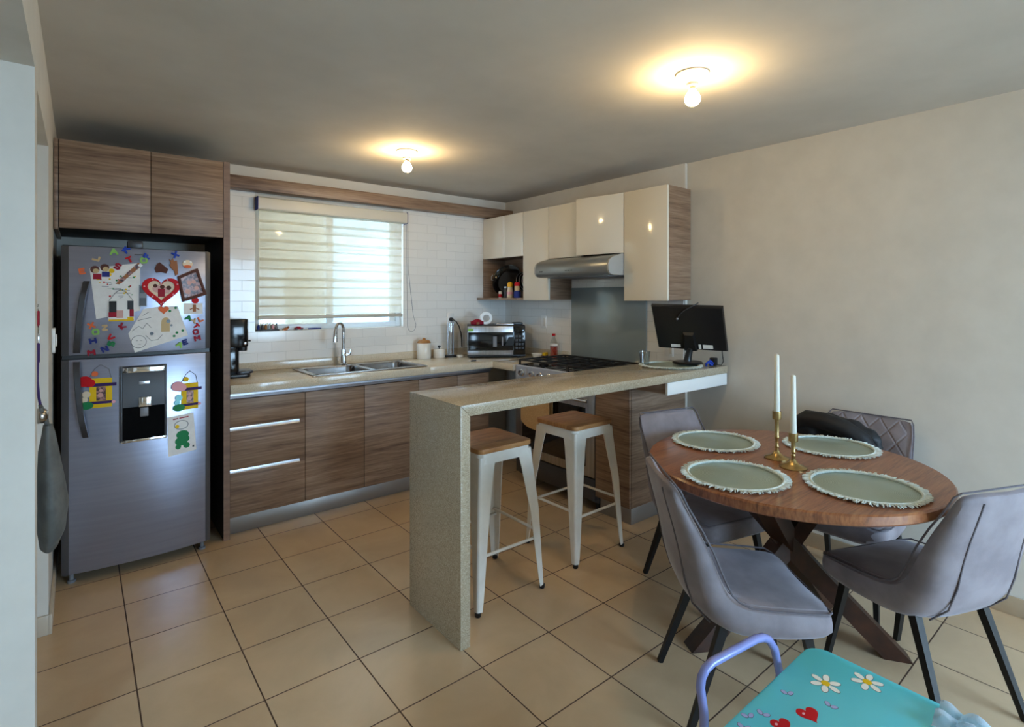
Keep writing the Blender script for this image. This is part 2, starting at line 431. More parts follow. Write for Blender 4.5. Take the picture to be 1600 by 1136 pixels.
# back wall with the window hole
WX0, WX1, WZ0, WZ1 = .986, 2.164, 1.205, 2.19
b = MB()
b.box(-1.6, WX0, YB, YB+.15, 0, ZC); b.box(WX1, 3.5, YB, YB+.15, 0, ZC)
b.box(WX0, WX1, YB, YB+.15, 0, WZ0); b.box(WX0, WX1, YB, YB+.15, WZ1, ZC)
struct(b.build('wall_back', 'wall'))
b = MB(); T = YB-.008
b.box(.69, WX0, T, YB-.0005, .93, 2.215); b.box(WX1, XK, T, YB-.0005, .93, 2.215)
b.box(WX0, WX1, T, YB-.0005, .93, WZ0)
struct(b.build('trim_1', 'subway_x'))
b = MB(); b.box(XR, XR+.15, -2.6, 4.4, 0, ZC); struct(b.build('wall_right', 'wall'))
b = MB(); b.box(XK, XR-.0005, 2.165, YB, 0, ZC, .003); struct(b.build('trim_2', 'wall'))
b = MB(); b.box(XK-.007, XK-.0005, 2.175, YB-.009, .93, 1.60); struct(b.build('trim_3', 'subway_y'))
# left wall with two door openings
WT = .15
b = MB()
b.box(XL-WT, XL, 3.07, YB, 0, ZC); b.box(XL-WT, XL, 2.15, 2.26, 0, ZC)
b.box(XL-WT, XL, 2.26, 3.07, 2.105, ZC); b.box(XL-WT, XL, .9, 2.15, 2.14, ZC); b.box(XL-WT, XL, -2.6, .9, 0, ZC)
struct(b.build('wall_left', 'wall'))
b = MB(); b.box(-1.6, -1.5, -2.6, -.3, 0, ZC); b.box(-1.6, -1.5, .4, 4.4, 0, ZC); b.box(-1.6, -1.5, -.3, .4, 0, .9); b.box(-1.6, -1.5, -.3, .4, 2.1, ZC)
struct(b.build('wall_side', 'wall'))
b = MB()
for y0, y1, z0, z1 in ((-.3,-.25,.9,2.1),(.35,.4,.9,2.1),(-.25,.35,.9,.95),(-.25,.35,2.05,2.1)): b.box(-1.57, -1.53, y0, y1, z0, z1, .003)
w2 = struct(b.build('added_side_window', 'white'))  # unseen side-room window, added so sky light brightens the left jamb
b = MB(); b.box(-1.553, -1.548, -.25, .35, .95, 2.05); b.build('glass', 'pane', w2)
# wall behind the camera, with a wide glazed patio door
PX0, PX1, PZ = 1.45, 3.2, 2.12
b = MB(); b.box(-1.6, PX0, YF-.15, YF, 0, ZC); b.box(PX1, 3.5, YF-.15, YF, 0, ZC); b.box(PX0, PX1, YF-.15, YF, PZ, ZC)
struct(b.build('wall_front', 'wall'))
b = MB()
for x in (PX0, (PX0+PX1)/2-.03, PX1-.06): b.box(x, x+.06, YF-.1, YF-.04, 0, PZ, .004)
b.box(PX0, PX1, YF-.1, YF-.04, PZ-.06, PZ, .004); b.box(PX0, PX1, YF-.1, YF-.04, 0.001, .06, .004)
d1 = struct(b.build('door_1', 'white'))
b = MB(); b.box(PX0+.05, PX1-.05, YF-.075, YF-.069, .05, PZ-.05); b.build('glass', 'pane', d1)
# baseboards
b = MB(); b.box(XR-.012, XR-.0005, YF, 2.16, 0.0005, .085, .002); struct(b.build('baseboard_right', noisy('baseboard_tile', srgb(176,156,130), srgb(188,168,142), (5,5,5), rough=.3)))
b = MB(); b.box(XL+.0005, XL+.012, 3.058, YB-.01, 0.0005, .085, .002); b.box(XL-.06, XL+.0005, 3.058, 3.0695, 0.0005, .085, .002)
b.box(XL+.0005, XL+.012, 2.15, 2.26, 0.0005, .085, .002); struct(b.build('baseboard_left', noisy('baseboard_tile_light', srgb(190,176,158), srgb(200,187,168), (5,5,5), rough=.3)))
# closed door in the second opening
b = MB(); b.box(XL-.10, XL-.06, 2.262, 3.068, .005, 2.10, .003); d2 = struct(b.build('door_2', 'door_white'))
KX, KY, KZ = XL+.004, 2.52, 1.035
b = MB(); b.lathe([(0,0),(.008,0),(.008,.03),(.012,.036),(.022,.042),(.027,.052),(.027,.064),(.022,.073),(.010,.078),(0,.079)], mat=Matrix.Rotation(PI/2,4,'Y'), c=(XL-.06, KY, KZ)); b.build('door_knob', 'nickel', d2)

# ------------------------------------------------------------------ window, outside
WY = 4.285
w = thing('window_1', None, None, (WX0, WY, WZ0), world=True); w['kind'] = 'structure'
b = MB()
b.box(WX0+.001, WX0+.04, WY-.03, WY+.03, WZ0+.001, WZ1-.001, .003); b.box(WX1-.04, WX1-.001, WY-.03, WY+.03, WZ0+.001, WZ1-.001, .003)
b.box(WX0+.04, WX1-.04, WY-.03, WY+.03, WZ0+.001, WZ0+.045, .003); b.box(WX0+.04, WX1-.04, WY-.03, WY+.03, WZ1-.045, WZ1-.001, .003)
b.build('window_frame', plain('window_frame_white', srgb(226,230,234), .3), w)
XM = 1.56
b = MB(); b.box(XM-.03, XM+.02, WY-.025, WY+.005, WZ0+.04, WZ1-.04, .003); b.build('sash_stile', 'white', w)
b = MB(); b.box(WX1-.10, WX1-.045, WY-.022, WY+.008, WZ0+.04, WZ1-.04, .003); b.build('sash_stile', 'white', w)
b = MB(); b.box(WX0+.035, XM, WY+.012, WY+.017, WZ0+.04, WZ1-.04); b.build('pane', 'pane', w)
b = MB(); b.box(XM, WX1-.035, WY-.01, WY-.005, WZ0+.04, WZ1-.04); b.build('pane', 'pane', w)
b = MB(); b.box(WX0+.035, XM-.03, WY+.024, WY+.026, WZ0+.04, WZ1-.04); b.build('insect_screen', 'insect_mesh', w)

b = MB(); b.box(-1.5, 5.5, 6.4, 6.6, -.5, 4.3)
nb = tag(b.build('neighbour_wall', 'outside_wall'), 'white rendered neighbour wall seen through the kitchen window', 'wall'); nb['kind'] = 'structure'
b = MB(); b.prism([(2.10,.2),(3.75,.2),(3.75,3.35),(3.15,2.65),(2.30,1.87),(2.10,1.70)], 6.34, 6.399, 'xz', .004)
o = b.build('painted_lit_slab', plain('painted_lit_tone', srgb(122,138,146), .9)); o['kind'] = 'structure'  # slab shape and bluish colour stand in for the lit part of the wall
b = MB(); b.box(-1.6, 3.5, 4.2, 4.4, ZC+.121, 5.2); o = b.build('added_sky_blocker', 'outside_wall'); o['kind'] = 'structure'  # unseen upper wall added to cut the sky light falling into the alley
b = MB(); b.box(-6, 8, 4.5, 12, -.6, -.5); b.box(-6, 8, -12, -2.62, -.14, -.06); b.box(-8, -1.62, -2.62, 4.4, -.14, -.06); o = b.build('ground_outside', 'outside_ground'); o['kind'] = 'structure'
g = MB()
pts = [(2.05+.28*math.cos(a), 6.30, 1.55+.42*math.sin(a)) for a in [PI*i/14 for i in range(15)]]
pts = [(2.33, 6.30, -.5)] + pts + [(1.77, 6.30, -.5)]
g.tube(pts, .012, 6)
g.tube([(1.77,6.30,1.35),(2.33,6.30,1.35)], .010, 6)
tag(g.build('iron_arch', 'mid_grey'), 'arched metal rod outside the window against the white neighbour wall', 'metal arch')
# horizontal security bars outside the glass
g = thing('window_grille', 'row of horizontal window bars outside the kitchen window glass', 'window grille', (WX0, 4.43, WZ0), world=True)
for k in range(7):
    z = WZ0+.10+k*.135
    b = MB(); b.box(WX0-.04, WX1+.04, 4.425, 4.437, z, z+.022, .002); b.build('bar', 'white', g)
for x in (WX0-.05, WX1+.038):
    b = MB(); b.box(x, x+.014, 4.3605, 4.438, WZ0-.02, WZ1+.02, .002); b.build('side_bar', 'white', g)

# zebra roller blind
BX0, BX1, BY = 1.000, 2.135, 4.175
bl = thing('roller_blind', 'cream zebra roller blind lowered over the kitchen window', 'blind', (BX0, BY, 1.3), world=True)
b = MB(); b.prism(rrect(BY-.045, BY+.030, 2.085, 2.175, .012), BX0-.008, BX1+.035, 'yz'); b.build('cassette', plain('cassette_cream', srgb(206,200,186), .4), bl)
for x in (BX0-.014, BX1+.035):
    b = MB(); b.box(x, x+.006, BY-.046, BY+.03, 2.083, 2.178, .002); b.build('end_cap', 'navy', bl)
bo, bs = MB(), MB()
z = 2.09; k = 0
while z > 1.325:
    z2 = max(1.315, z-(.022 if k % 2 else .013)); bo.box(BX0+.006, BX1, BY-.002, BY-.0008, z2, z)
    z3 = max(1.315, z2-(.046 if k % 2 else .058))
    if z3 < z2: bs.box(BX0+.006, BX1, BY-.002, BY-.0008, z3, z2)
    z = z3; k += 1
bo.build('opaque_bands', 'opaque_band', bl); bs.build('sheer_bands', 'sheer', bl)
b = MB(); b.prism(rrect(BY-.012, BY+.008, 1.292, 1.318, .006), BX0, BX1+.004, 'yz'); b.build('bottom_bar', plain('bottom_bar_beige', srgb(188,180,164), .4), bl)
b = MB(); x = BX1+.035
pts = [(x, BY-.03, 2.1), (x, BY-.035, 1.7), (x+.004, BY-.035, 1.3)] + [(x+.045-.041*math.cos(a), BY-.035, 1.22-.06*math.sin(a)) for a in [PI*i/8 for i in range(9)]] + [(x+.06, BY-.035, 1.3), (x+.012, BY-.035, 1.7), (x+.010, BY-.03, 2.1)]
b.tube(pts, .0022, 6); b.build('bead_chain', 'mid_grey', bl)

# little things along the sill
SY = 4.222; SZ = WZ0+.001
def single(b, name, mat, label, cat, loc, group=None, **k): return tag(b.build(name, mat, None, loc=loc, **k), label, cat, group)
b = MB(); b.box(1.0, 1.155, SY-.022, SY+.022, SZ, SZ+.012, .003)
single(b, 'bottle_tray', 'dark_grey', 'dark tray of tiny bottles on the left end of the window sill', 'tray', (1.075, SY, SZ))
for i, (c, cap, ln) in enumerate([('navy','white','navy tiny bottle nearest the fridge end of the dark tray on the sill'),('dark_grey','white','grey tiny bottle, second from the left in the dark tray'),('lid_wood','white','amber tiny bottle, third in the dark sill tray'),('clear','white','clear tiny bottle beside the amber one in the sill tray'),('pink','white','pale pink tiny bottle in the dark sill tray'),('mid_grey','dark_grey','tall grey tiny bottle, last at the right end of the sill tray')]):
    x = 1.014+i*.025; t = thing('small_bottle', ln, 'bottle', (x, SY, SZ+.012), 0, 'tiny bottles in the sill tray')
    b = MB(); b.lathe([(0,0),(.008,0),(.009,.002),(.009,.026),(.005,.031),(.005,.034),(0,.034)], n=14); b.build('bottle_body', c, t)
    b = MB(); b.lathe([(0,.034),(.006,.034),(.006,.043),(0,.044)], n=14); b.build('cap', cap, t)
b = MB(); b.ball((1.205, SY, SZ+.010), .011, (1.5,.9,.9)); b.ball((1.222, SY, SZ+.022), .009); b.ball((1.19,SY,SZ+.008),.006,(1.6,.7,.7))
single(b, 'figurine', 'lbrown', 'tiny brown animal figurine on the window sill', 'figurine', (1.205, SY, SZ))
t = thing('toy_car', 'red toy car lying on the window sill beside the figurine', 'toy car', (1.30, SY, SZ))
b = MB(); b.box(-.032,.032,-.013,.013,.005,.016,.004); b.box(-.016,.014,-.011,.011,.016,.026,.004); b.build('car_body', 'crimson', t)
for x in (-.02,.02):
    for y in (-.013,.013):
        b = MB(); b.lathe([(0,-.003),(.007,-.003),(.007,.003),(0,.003)], n=12, mat=Matrix.Rotation(PI/2,4,'X'), c=(x,y,.0072)); b.build('wheel', 'black', t)
b = MB(); b.tube([(1.37,SY,SZ+.006),(1.42,SY+.004,SZ+.006),(1.47,SY,SZ+.006)], [.005,.006,.004], 8); single(b, 'pen', 'navy', 'blue pen lying on the window sill behind the tap', 'pen', (1.42,SY,SZ))

# wooden pelmet above the window
b = MB(); b.box(.703, XK-.0005, 4.09, YB-.0085, 2.212, 2.30, .002)
single(b, 'pelmet', 'lam', 'long brown wood pelmet board above the kitchen window', 'pelmet', (.703, 4.09, 2.212))

# ------------------------------------------------------------------ tall fridge surround and overhead cabinet
PF = 3.578                                     # front of the surround
b = MB(); b.box(.668, .684, PF, YB-.009, .0005, 2.262, .0015)
p = b.build('side_panel', 'lam_inner', None, loc=(.676, PF, 0)); tag(p, 'tall wood side panel between the fridge and the drawers', 'panel')
b = MB(); b.box(.684, .700, PF, YB-.009, .0005, 2.262, .0015); b.build('outer_face', 'lam', None)
o = bpy.data.objects['outer_face']; o.parent = p; o.location = (-.676, -PF, 0)
b = MB(); b.box(.667, .701, PF-.0015, PF, .0005, 2.262); b.build('edge_band', 'lam_edge', None); o = bpy.data.objects['edge_band']; o.parent = p; o.location = (-.676, -PF, 0)
t = thing('overhead_cabinet', 'brown wood two-door cabinet above the fridge', 'cabinet', (-.09, PF, 1.815), world=True)
b = MB(); b.box(-.086, .667, PF+.022, YB-.009, 1.815, 2.262, .001); b.build('carcass', 'lam_inner', t)
b = MB(); b.box(-.10, -.083, PF+.004, YB-.009, 1.80, 2.262, .001); b.build('filler_strip', 'lam', t)
for x0, x1 in ((-.080, .3065), (.3095, .665)):
    b = MB(); b.box(x0, x1, PF, PF+.019, 1.808, 2.260, .0015); b.build('door', 'lam', t)

# ------------------------------------------------------------------ fridge
FX0, FX1, FY = -.071, .586, 3.511
FCX = (FX0+FX1)/2; FW = (FX1-FX0)/2
def fyf(x): return 3.474+.036*((x-FCX)/FW)**2
t = thing('fridge', 'silver two-door fridge covered in magnets', 'fridge', (FCX, 3.8, 0), world=True); fridge = t
b = MB(); b.box(FX0+.006, FX1-.006, 3.565, 4.15, .03, 1.70, .006); b.build('body', 'fridge_side', t)
b = MB(); b.box(FX0+.004, FX1-.004, 3.535, 3.60, 1.70, 1.718, .004); b.box(FX0+.27,FX0+.34,3.53,3.575,1.716,1.757,.008); b.build('top_trim', 'dark_grey', t)
def door_poly(x0, x1, yb):
    n = 16; return [(x0+(x1-x0)*i/n, fyf(x0+(x1-x0)*i/n)) for i in range(n+1)] + [(x1, yb), (x0, yb)]
for nm, z0, z1 in (('freezer_door', 1.160, 1.712), ('lower_door', .058, 1.138)):
    b = MB(); b.prism(door_poly(FX0+.030, FX1-.026, 3.56), z0, z1, 'xy', .003); d = b.build(nm, 'fridge', t, angle=.5)
    b = MB()
    b.prism([(FX0, fyf(FX0)+.004), (FX0+.0295, fyf(FX0+.0295)-.001), (FX0+.0295, 3.562), (FX0, 3.562)], z0, z1, 'xy', .002)
    b.prism([(FX1-.0255, fyf(FX1-.0255)-.001), (FX1, fyf(FX1)+.004), (FX1, 3.562), (FX1-.0255, 3.562)], z0, z1, 'xy', .002)
    b.build('edge_trim', 'fridge_side', d)
b = MB(); b.box(FX0+.004, FX1-.004, 3.52, 3.57, 1.139, 1.159); b.build('door_gasket', 'black', t)
def handle(pts, wid):
    b = MB(); rings = []
    for (x, z, out) in pts:
        y = fyf(x)-out; h = .007
        rings.append([(x-wid, y+h, z), (x-wid*.8, y-h, z), (x+wid*.8, y-h, z), (x+wid, y+h, z)])
    b.loft(rings); return b
hx = [(.030,1.535,.006),(.026,1.52,.022),(.014,1.46,.034),(.004,1.38,.040),(-.004,1.29,.040),(-.009,1.21,.034),(-.010,1.172,.012)]
handle(hx, .0135).build('handle', 'grip', t)
hx = [(-.010,1.128,.012),(-.010,1.09,.034),(-.006,1.00,.040),(.000,.92,.040),(.010,.83,.036),(.021,.77,.024),(.026,.742,.006)]
handle(hx, .0135).build('handle', 'grip', t)
for x in (FX0+.04, FX1-.035):
    b = MB(); b.lathe([(0,0),(.018,0),(.018,.012),(.010,.014),(.010,.06),(0,.06)], c=(x, 3.555, 0), n=16); b.build('foot', 'mid_grey', t)
    b = MB(); b.lathe([(0,0),(.018,0),(.018,.03),(0,.03)], c=(x, 4.1, 0), n=16); b.build('foot', 'mid_grey', t)
# water dispenser, set into the lower door
DX0, DX1, DZ0, DZ1 = .163, .371, .695, 1.091
dsp = MB(); y0 = 3.466
dsp.box(DX0, DX0+.012, y0, 3.49, DZ0, DZ1, .002); dsp.box(DX1-.012, DX1, y0, 3.49, DZ0, DZ1, .002)
dsp.prism([(y0-.006,.875),(y0-.006,DZ1-.02),(y0+.004,DZ1),(3.49,DZ1),(3.49,.875)], DX0+.012, DX1-.012, 'yz')
dsp = dsp.build('water_dispenser', 'dark_grey', t)
b = MB(); b.box(DX0+.012, DX1-.012, y0+.001, y0+.006, DZ0, .875); b.build('recess', 'matte_black', dsp)
b = MB(); b.box(DX0+.004, DX1-.004, y0-.010, y0+.002, DZ0-.004, DZ0+.010, .002); b.build('drip_edge', 'chrome', dsp)
b = MB(); b.box(DX0+.012, DX1-.012, y0-.008, y0-.004, DZ1-.035, DZ1-.008, .001); b.build('top_band', 'chrome', dsp)
b = MB(); b.box(.243, .300, y0-.014, y0-.002, .872, .925, .004); b.build('spout', 'chrome', dsp)
b = MB(); b.box(.250, .287, y0-.006, y0+.004, .820, .868, .003); b.build('lever', 'mid_grey', dsp)
b = MB(); b.box(.245, .292, y0-.0075, y0-.0055, .992, 1.008, .0005); b.build('badge', 'alu', dsp)
b = MB(); b.box(.226, .264, fyf(.245)-.002, fyf(.245)+.004, 1.675, 1.682, .0006); b.build('badge', 'dark_grey', t)

# magnets and papers on the doors -------------------------------------------------
def on_door(pts, h0=.0004, h1=.004, bev=0.):
    """polygon in door coordinates (x, z) given thickness, following the door's bulge"""
    b = bmesh.new()
    lo = [b.verts.new((p[0], h0, p[1])) for p in pts]; hi = [b.verts.new((p[0], h1, p[1])) for p in pts]; n = len(pts)
    b.faces.new(lo); b.faces.new(hi)
    for i in range(n): b.faces.new((lo[i], lo[(i+1)%n], hi[(i+1)%n], hi[i]))
    xs = [p[0] for p in pts]; k = math.ceil(min(xs)/.02)
    while k*.02 < max(xs):
        bmesh.ops.bisect_plane(b, geom=list(b.verts)+list(b.edges)+list(b.faces), plane_co=(k*.02,0,0), plane_no=(1,0,0)); k += 1
    for v in b.verts: v.co.y = fyf(v.co.x)-v.co.y
    bmesh.ops.recalc_face_normals(b, faces=list(b.faces))
    return b
def flat(parts_pts, h0, h1):
    m = MB()
    for pts in parts_pts: m._add(on_door(pts, h0, h1))
    return m
def flats(name, mat, parent, polys, h0, h1):
    for p in polys: flat([p], h0, h1).build(name, mat, parent)
def circ(x, z, r, n=14, sx=1., sz=1.): return [(x+r*sx*math.cos(2*PI*i/n), z+r*sz*math.sin(2*PI*i/n)) for i in range(n)]
def quad(x0, x1, z0, z1): return [(x0,z0),(x1,z0),(x1,z1),(x0,z1)]
def rot(pts, a, cx, cz): return [(cx+(x-cx)*math.cos(a)-(z-cz)*math.sin(a), cz+(x-cx)*math.sin(a)+(z-cz)*math.cos(a)) for x, z in pts]
def stroke(p, q, w=.004):
    dx, dz = q[0]-p[0], q[1]-p[1]; L = math.hypot(dx, dz) or 1; nx, nz = -dz/L*w/2, dx/L*w/2
    return [(p[0]+nx,p[1]+nz),(p[0]-nx,p[1]-nz),(q[0]-nx,q[1]-nz),(q[0]+nx,q[1]+nz)]
def mroot(name, label, cat, x, z, group=None): return thing(name, label, cat, (x, fyf(x), z), 0, group, world=True)

# foam alphabet magnets: letter shapes as strokes in a unit box
GL = {'A':[((-.5,-.5),(0,.5)),((0,.5),(.5,-.5)),((-.25,-.1),(.25,-.1))], 'K':[((-.35,-.5),(-.35,.5)),((-.35,0),(.4,.5)),((-.35,0),(.4,-.5))],
 'F':[((-.35,-.5),(-.35,.5)),((-.35,.4),(.4,.4)),((-.35,0),(.25,0))], 'T':[((0,-.5),(0,.5)),((-.45,.4),(.45,.4))],
 'O':[((-.4,-.35),(-.4,.35)),((-.4,.4),(.4,.4)),((.4,.35),(.4,-.35)),((.4,-.4),(-.4,-.4))], 'X':[((-.45,-.5),(.45,.5)),((-.45,.5),(.45,-.5))],
 'L':[((-.3,-.5),(-.3,.5)),((-.3,-.4),(.4,-.4))], 'S':[((.4,.4),(-.35,.4)),((-.35,.4),(-.35,.02)),((-.35,0),(.35,0)),((.35,0),(.35,-.4)),((.35,-.4),(-.4,-.4))],
 'M':[((-.45,-.5),(-.45,.5)),((-.45,.5),(0,-.1)),((0,-.1),(.45,.5)),((.45,.5),(.45,-.5))], 'N':[((-.4,-.5),(-.4,.5)),((-.4,.5),(.4,-.5)),((.4,-.5),(.4,.5))],
 'E':[((-.35,-.5),(-.35,.5)),((-.35,.4),(.4,.4)),((-.35,0),(.3,0)),((-.35,-.4),(.4,-.4))], 'Y':[((-.4,.5),(0,0)),((.4,.5),(0,0)),((0,0),(0,-.5))],
 'Z':[((-.4,.4),(.4,.4)),((.4,.4),(-.4,-.4)),((-.4,-.4),(.4,-.4))], 'V':[((-.45,.5),(0,-.5)),((.45,.5),(0,-.5))], 'H':[((-.4,-.5),(-.4,.5)),((.4,-.5),(.4,.5)),((-.4,0),(.4,0))]}
LET = [('A',.139,1.689,'lime',.1,'lime letter magnet at the top edge of the fridge door'),('K',.191,1.701,'blue',-.5,'blue letter magnet at the top edge beside the lime one'),
 ('F',.282,1.674,'blue',1.2,'blue letter magnet beside the small dark badge'),('T',.205,1.651,'red',.5,'red letter magnet just above the diagonal picture strip'),
 ('O',.267,1.650,'lime',.1,'lime letter magnet at the upper end of the diagonal strip'),('X',.411,1.689,'blue',.5,'blue letter magnet above the brown antler magnet'),
 ('L',.067,1.653,'tan',1.3,'tan letter magnet alone at the upper left of the fridge door'),('S',.155,1.614,'crimson',-.6,'crimson letter magnet right of the two-figure sticker'),
 ('E',.012,1.585,'orange',.2,'orange letter magnet above the freezer door handle'),('X',.048,1.309,'orange',.3,'orange letter magnet below the confetti sheet'),
 ('O',.065,1.276,'lime',.1,'lime letter magnet under the orange one beside the handle'),('Z',.102,1.296,'tan',.1,'tan letter magnet below the hanging photo frame'),
 ('K',.175,1.302,'crimson',.7,'crimson letter magnet left of the pencil drawing'),('V',.126,1.245,'red',-.8,'red letter magnet above the green one at lower left'),
 ('S',.128,1.212,'green',1.2,'green letter magnet at the lower left of the freezer door'),('H',.054,1.230,'navy',.2,'navy letter magnet beside the lower end of the upper handle'),
 ('N',.102,1.186,'navy',.4,'navy letter magnet lowest but one at lower left'),('M',.048,1.170,'crimson',.1,'crimson letter magnet right above the door gap'),
 ('A',.474,1.337,'green',-.4,'green letter magnet under the small tree card'),('Y',.503,1.318,'tan',.3,'tan letter magnet under the small tree card'),
 ('L',.535,1.329,'orange',.4,'orange letter magnet under the right corner of the tree card'),('T',.513,1.291,'red',-.9,'red letter magnet stacked above the crimson ring letter'),
 ('O',.511,1.258,'crimson',.3,'crimson ring-shaped letter magnet near the right edge'),('M',.519,1.221,'crimson',.2,'crimson letter magnet lowest in the right-hand column'),
 ('E',.459,1.203,'navy',.3,'navy letter magnet right of the drawing near the door gap'),('A',.431,1.190,'lime',-.4,'lime letter magnet right under the drawing near the door gap')]
for ch, x, z, c, a, lab in LET:
    s = .030 if z > 1.6 else .028
    m = flat([[tuple(q) for q in rot([(x+px*s, z+pz*s) for px, pz in stroke(p0, p1, .30)], a, x, z)] for p0, p1 in GL[ch]], .0004, .006)
    tag(m.build('letter_magnet', c, None, loc=(x, fyf(x), z)), lab, 'magnet', 'alphabet magnets on the fridge')

# confetti worksheet
t = mroot('worksheet', 'white paper sheet with red and green confetti marks on the fridge', 'paper', .15, 1.5)
flat([[(.041,1.600),(.251,1.636),(.251,1.382),(.067,1.341)]], .0003, .0008).build('sheet', 'paper', t)
R = random.Random(3)
for nm, c in (('red_marks','red'),('green_marks','green'),('ochre_marks','yellow')):
    flat([circ(R.uniform(.075,.235), R.uniform(1.455,1.575), R.uniform(.0025,.005), 8) for _ in range(9)], .0008, .0013).build(nm, c, t)
flat([stroke((R.uniform(.085,.225), z), (R.uniform(.09,.23), z+R.uniform(-.004,.004)), .0022) for z in (1.555,1.53,1.51,1.50,1.49,1.475,1.46,1.45,1.535,1.518)], .0008, .0012).build('pencil_marks', 'mid_grey', t)
# two-figure sticker
t = mroot('figure_sticker', 'cut-out sticker of two children on the confetti sheet corner', 'sticker', .095, 1.585)
flats('hair', 'brown', t, [circ(.062,1.595,.019), circ(.102,1.606,.019)], .0016, .0030)
flats('face', 'tan', t, [circ(.066,1.588,.0125), circ(.106,1.598,.0125)], .0030, .0038)
flat([quad(.055,.088,1.545,1.574)], .0016, .0032).build('dress', 'crimson', t)
flat([quad(.090,.122,1.558,1.585)], .0016, .0032).build('coat', 'navy', t)
flats('flower', 'yellow', t, [circ(.130,1.590,.012), circ(.075,1.548,.008), circ(.122,1.570,.008)], .0016, .0030)
# diagonal strip
t = mroot('picture_strip', 'long diagonal picture strip across the confetti sheet', 'sticker', .205, 1.58)
flat([[(.146,1.523),(.242,1.637),(.265,1.628),(.162,1.520)]], .0016, .0024).build('backing', 'lbrown', t)
flats('picture', 'photo_dark', t, [rot(quad(.205+d-.011,.205+d+.011,1.58+d*1.15-.010,1.58+d*1.15+.010), .85, .205+d, 1.58+d*1.15) for d in (-.030,0,.031)], .0024, .0029)
flat([rot(quad(.244,.260,1.615,1.631), .85, .252, 1.623)], .0029, .0033).build('white_tip', 'white', t)
# hanging photo frame magnet (plain)
t = mroot('photo_frame_magnet', 'small red and yellow photo frame hanging from a wire loop on the fridge', 'magnet', .168, 1.38)
flat([quad(.115,.225,1.329,1.437)], .0016, .006).build('frame', 'white', t)
flats('dark_corner', 'black', t, [quad(.119,.150,1.375,1.433), quad(.196,.222,1.39,1.435)], .006, .0075)
flats('red_panel', 'crimson', t, [quad(.117,.150,1.350,1.375), quad(.205,.223,1.352,1.390)], .006, .0075)
flat([quad(.150,.178,1.345,1.385)], .006, .0068).build('photo', 'skin_tone', t)
flats('base_strip', 'yellow', t, [quad(.117,.223,1.329,1.338), quad(.196,.222,1.336,1.350)], .006, .008)
b = MB(); b.tube([(.120,fyf(.12)-.005,1.437),(.145,fyf(.145)-.004,1.475),(.168,fyf(.168)-.004,1.495),(.195,fyf(.195)-.004,1.475),(.220,fyf(.22)-.005,1.437)], .0011, 6); b.build('wire', 'mid_grey', t)
# felt shapes
single(flat([[(.315,1.607),(.325,1.632),(.338,1.643),(.355,1.628),(.378,1.606),(.368,1.583),(.345,1.590),(.322,1.586)]], .0004, .007), 'felt_magnet', 'brown', 'dark brown felt cap-shaped magnet above the red heart frame', 'magnet', (.345, fyf(.345), 1.61))
single(flat([[(.381,1.662),(.392,1.655),(.398,1.668),(.405,1.652),(.418,1.656),(.422,1.625),(.424,1.581),(.411,1.571),(.405,1.600),(.392,1.612),(.383,1.632),(.390,1.640)]], .0004, .007), 'antler_magnet', 'lbrown', 'light brown antler-shaped felt magnet on the fridge', 'magnet', (.405, fyf(.405), 1.61))
t = mroot('round_magnet', 'cream and orange round magnet near the right edge of the fridge', 'magnet', .47, 1.637)
flat([circ(.470,1.640,.022,sx=1.15)], .0004, .006).build('body', 'cream', t)
flat([circ(.470,1.625,.012,sx=1.6,sz=.7)], .006, .009).build('orange_patch', 'orange', t)
flats('white_dot', 'white', t, [circ(.455,1.650,.006), circ(.485,1.650,.006)], .006, .009)
# heart frame
def heart(cx, cz, s, n=40): return [(cx+s*16*math.sin(a)**3/17, cz+s*(13*math.cos(a)-5*math.cos(2*a)-2*math.cos(3*a)-math.cos(4*a))/17) for a in [2*PI*i/n for i in range(n)]]
t = mroot('heart_picture', 'red heart-shaped photo frame on the fridge', 'photo frame', .346, 1.49)
ho, hi_ = heart(.346, 1.492, .093), heart(.346, 1.496, .066)
m = MB()
for i in range(40):
    j = (i+1) % 40; m._add(on_door([ho[i], ho[j], hi_[j], hi_[i]], .0006, .009))
m.build('frame', 'red', t)
flat([heart(.346, 1.495, .072)], .0005, .002).build('photo', 'cream', t)
flats('photo_person', 'skin_tone', t, [circ(.325,1.500,.020), circ(.348,1.490,.024), circ(.370,1.492,.018)], .002, .0028)
flat([quad(.330,.362,1.455,1.500)], .0028, .0033).build('photo_red_shirt', 'crimson', t)
flats('photo_hair', 'brown', t, [circ(.318,1.515,.010), circ(.350,1.510,.011), circ(.380,1.505,.012)], .0028, .0034)
flats('pink_bead', 'pink', t, [circ(ho[k][0]*.88+.346*.12, ho[k][1]*.88+1.492*.12, .0042, 8) for k in (5,9,13,17,22,26,30,34,38)], .009, .0115)
single(flat([heart(.356, 1.386, .026)], .0016, .008), 'heart_magnet', 'orange', 'small orange-red heart magnet hanging below the big heart frame', 'magnet', (.356, fyf(.356), 1.386))
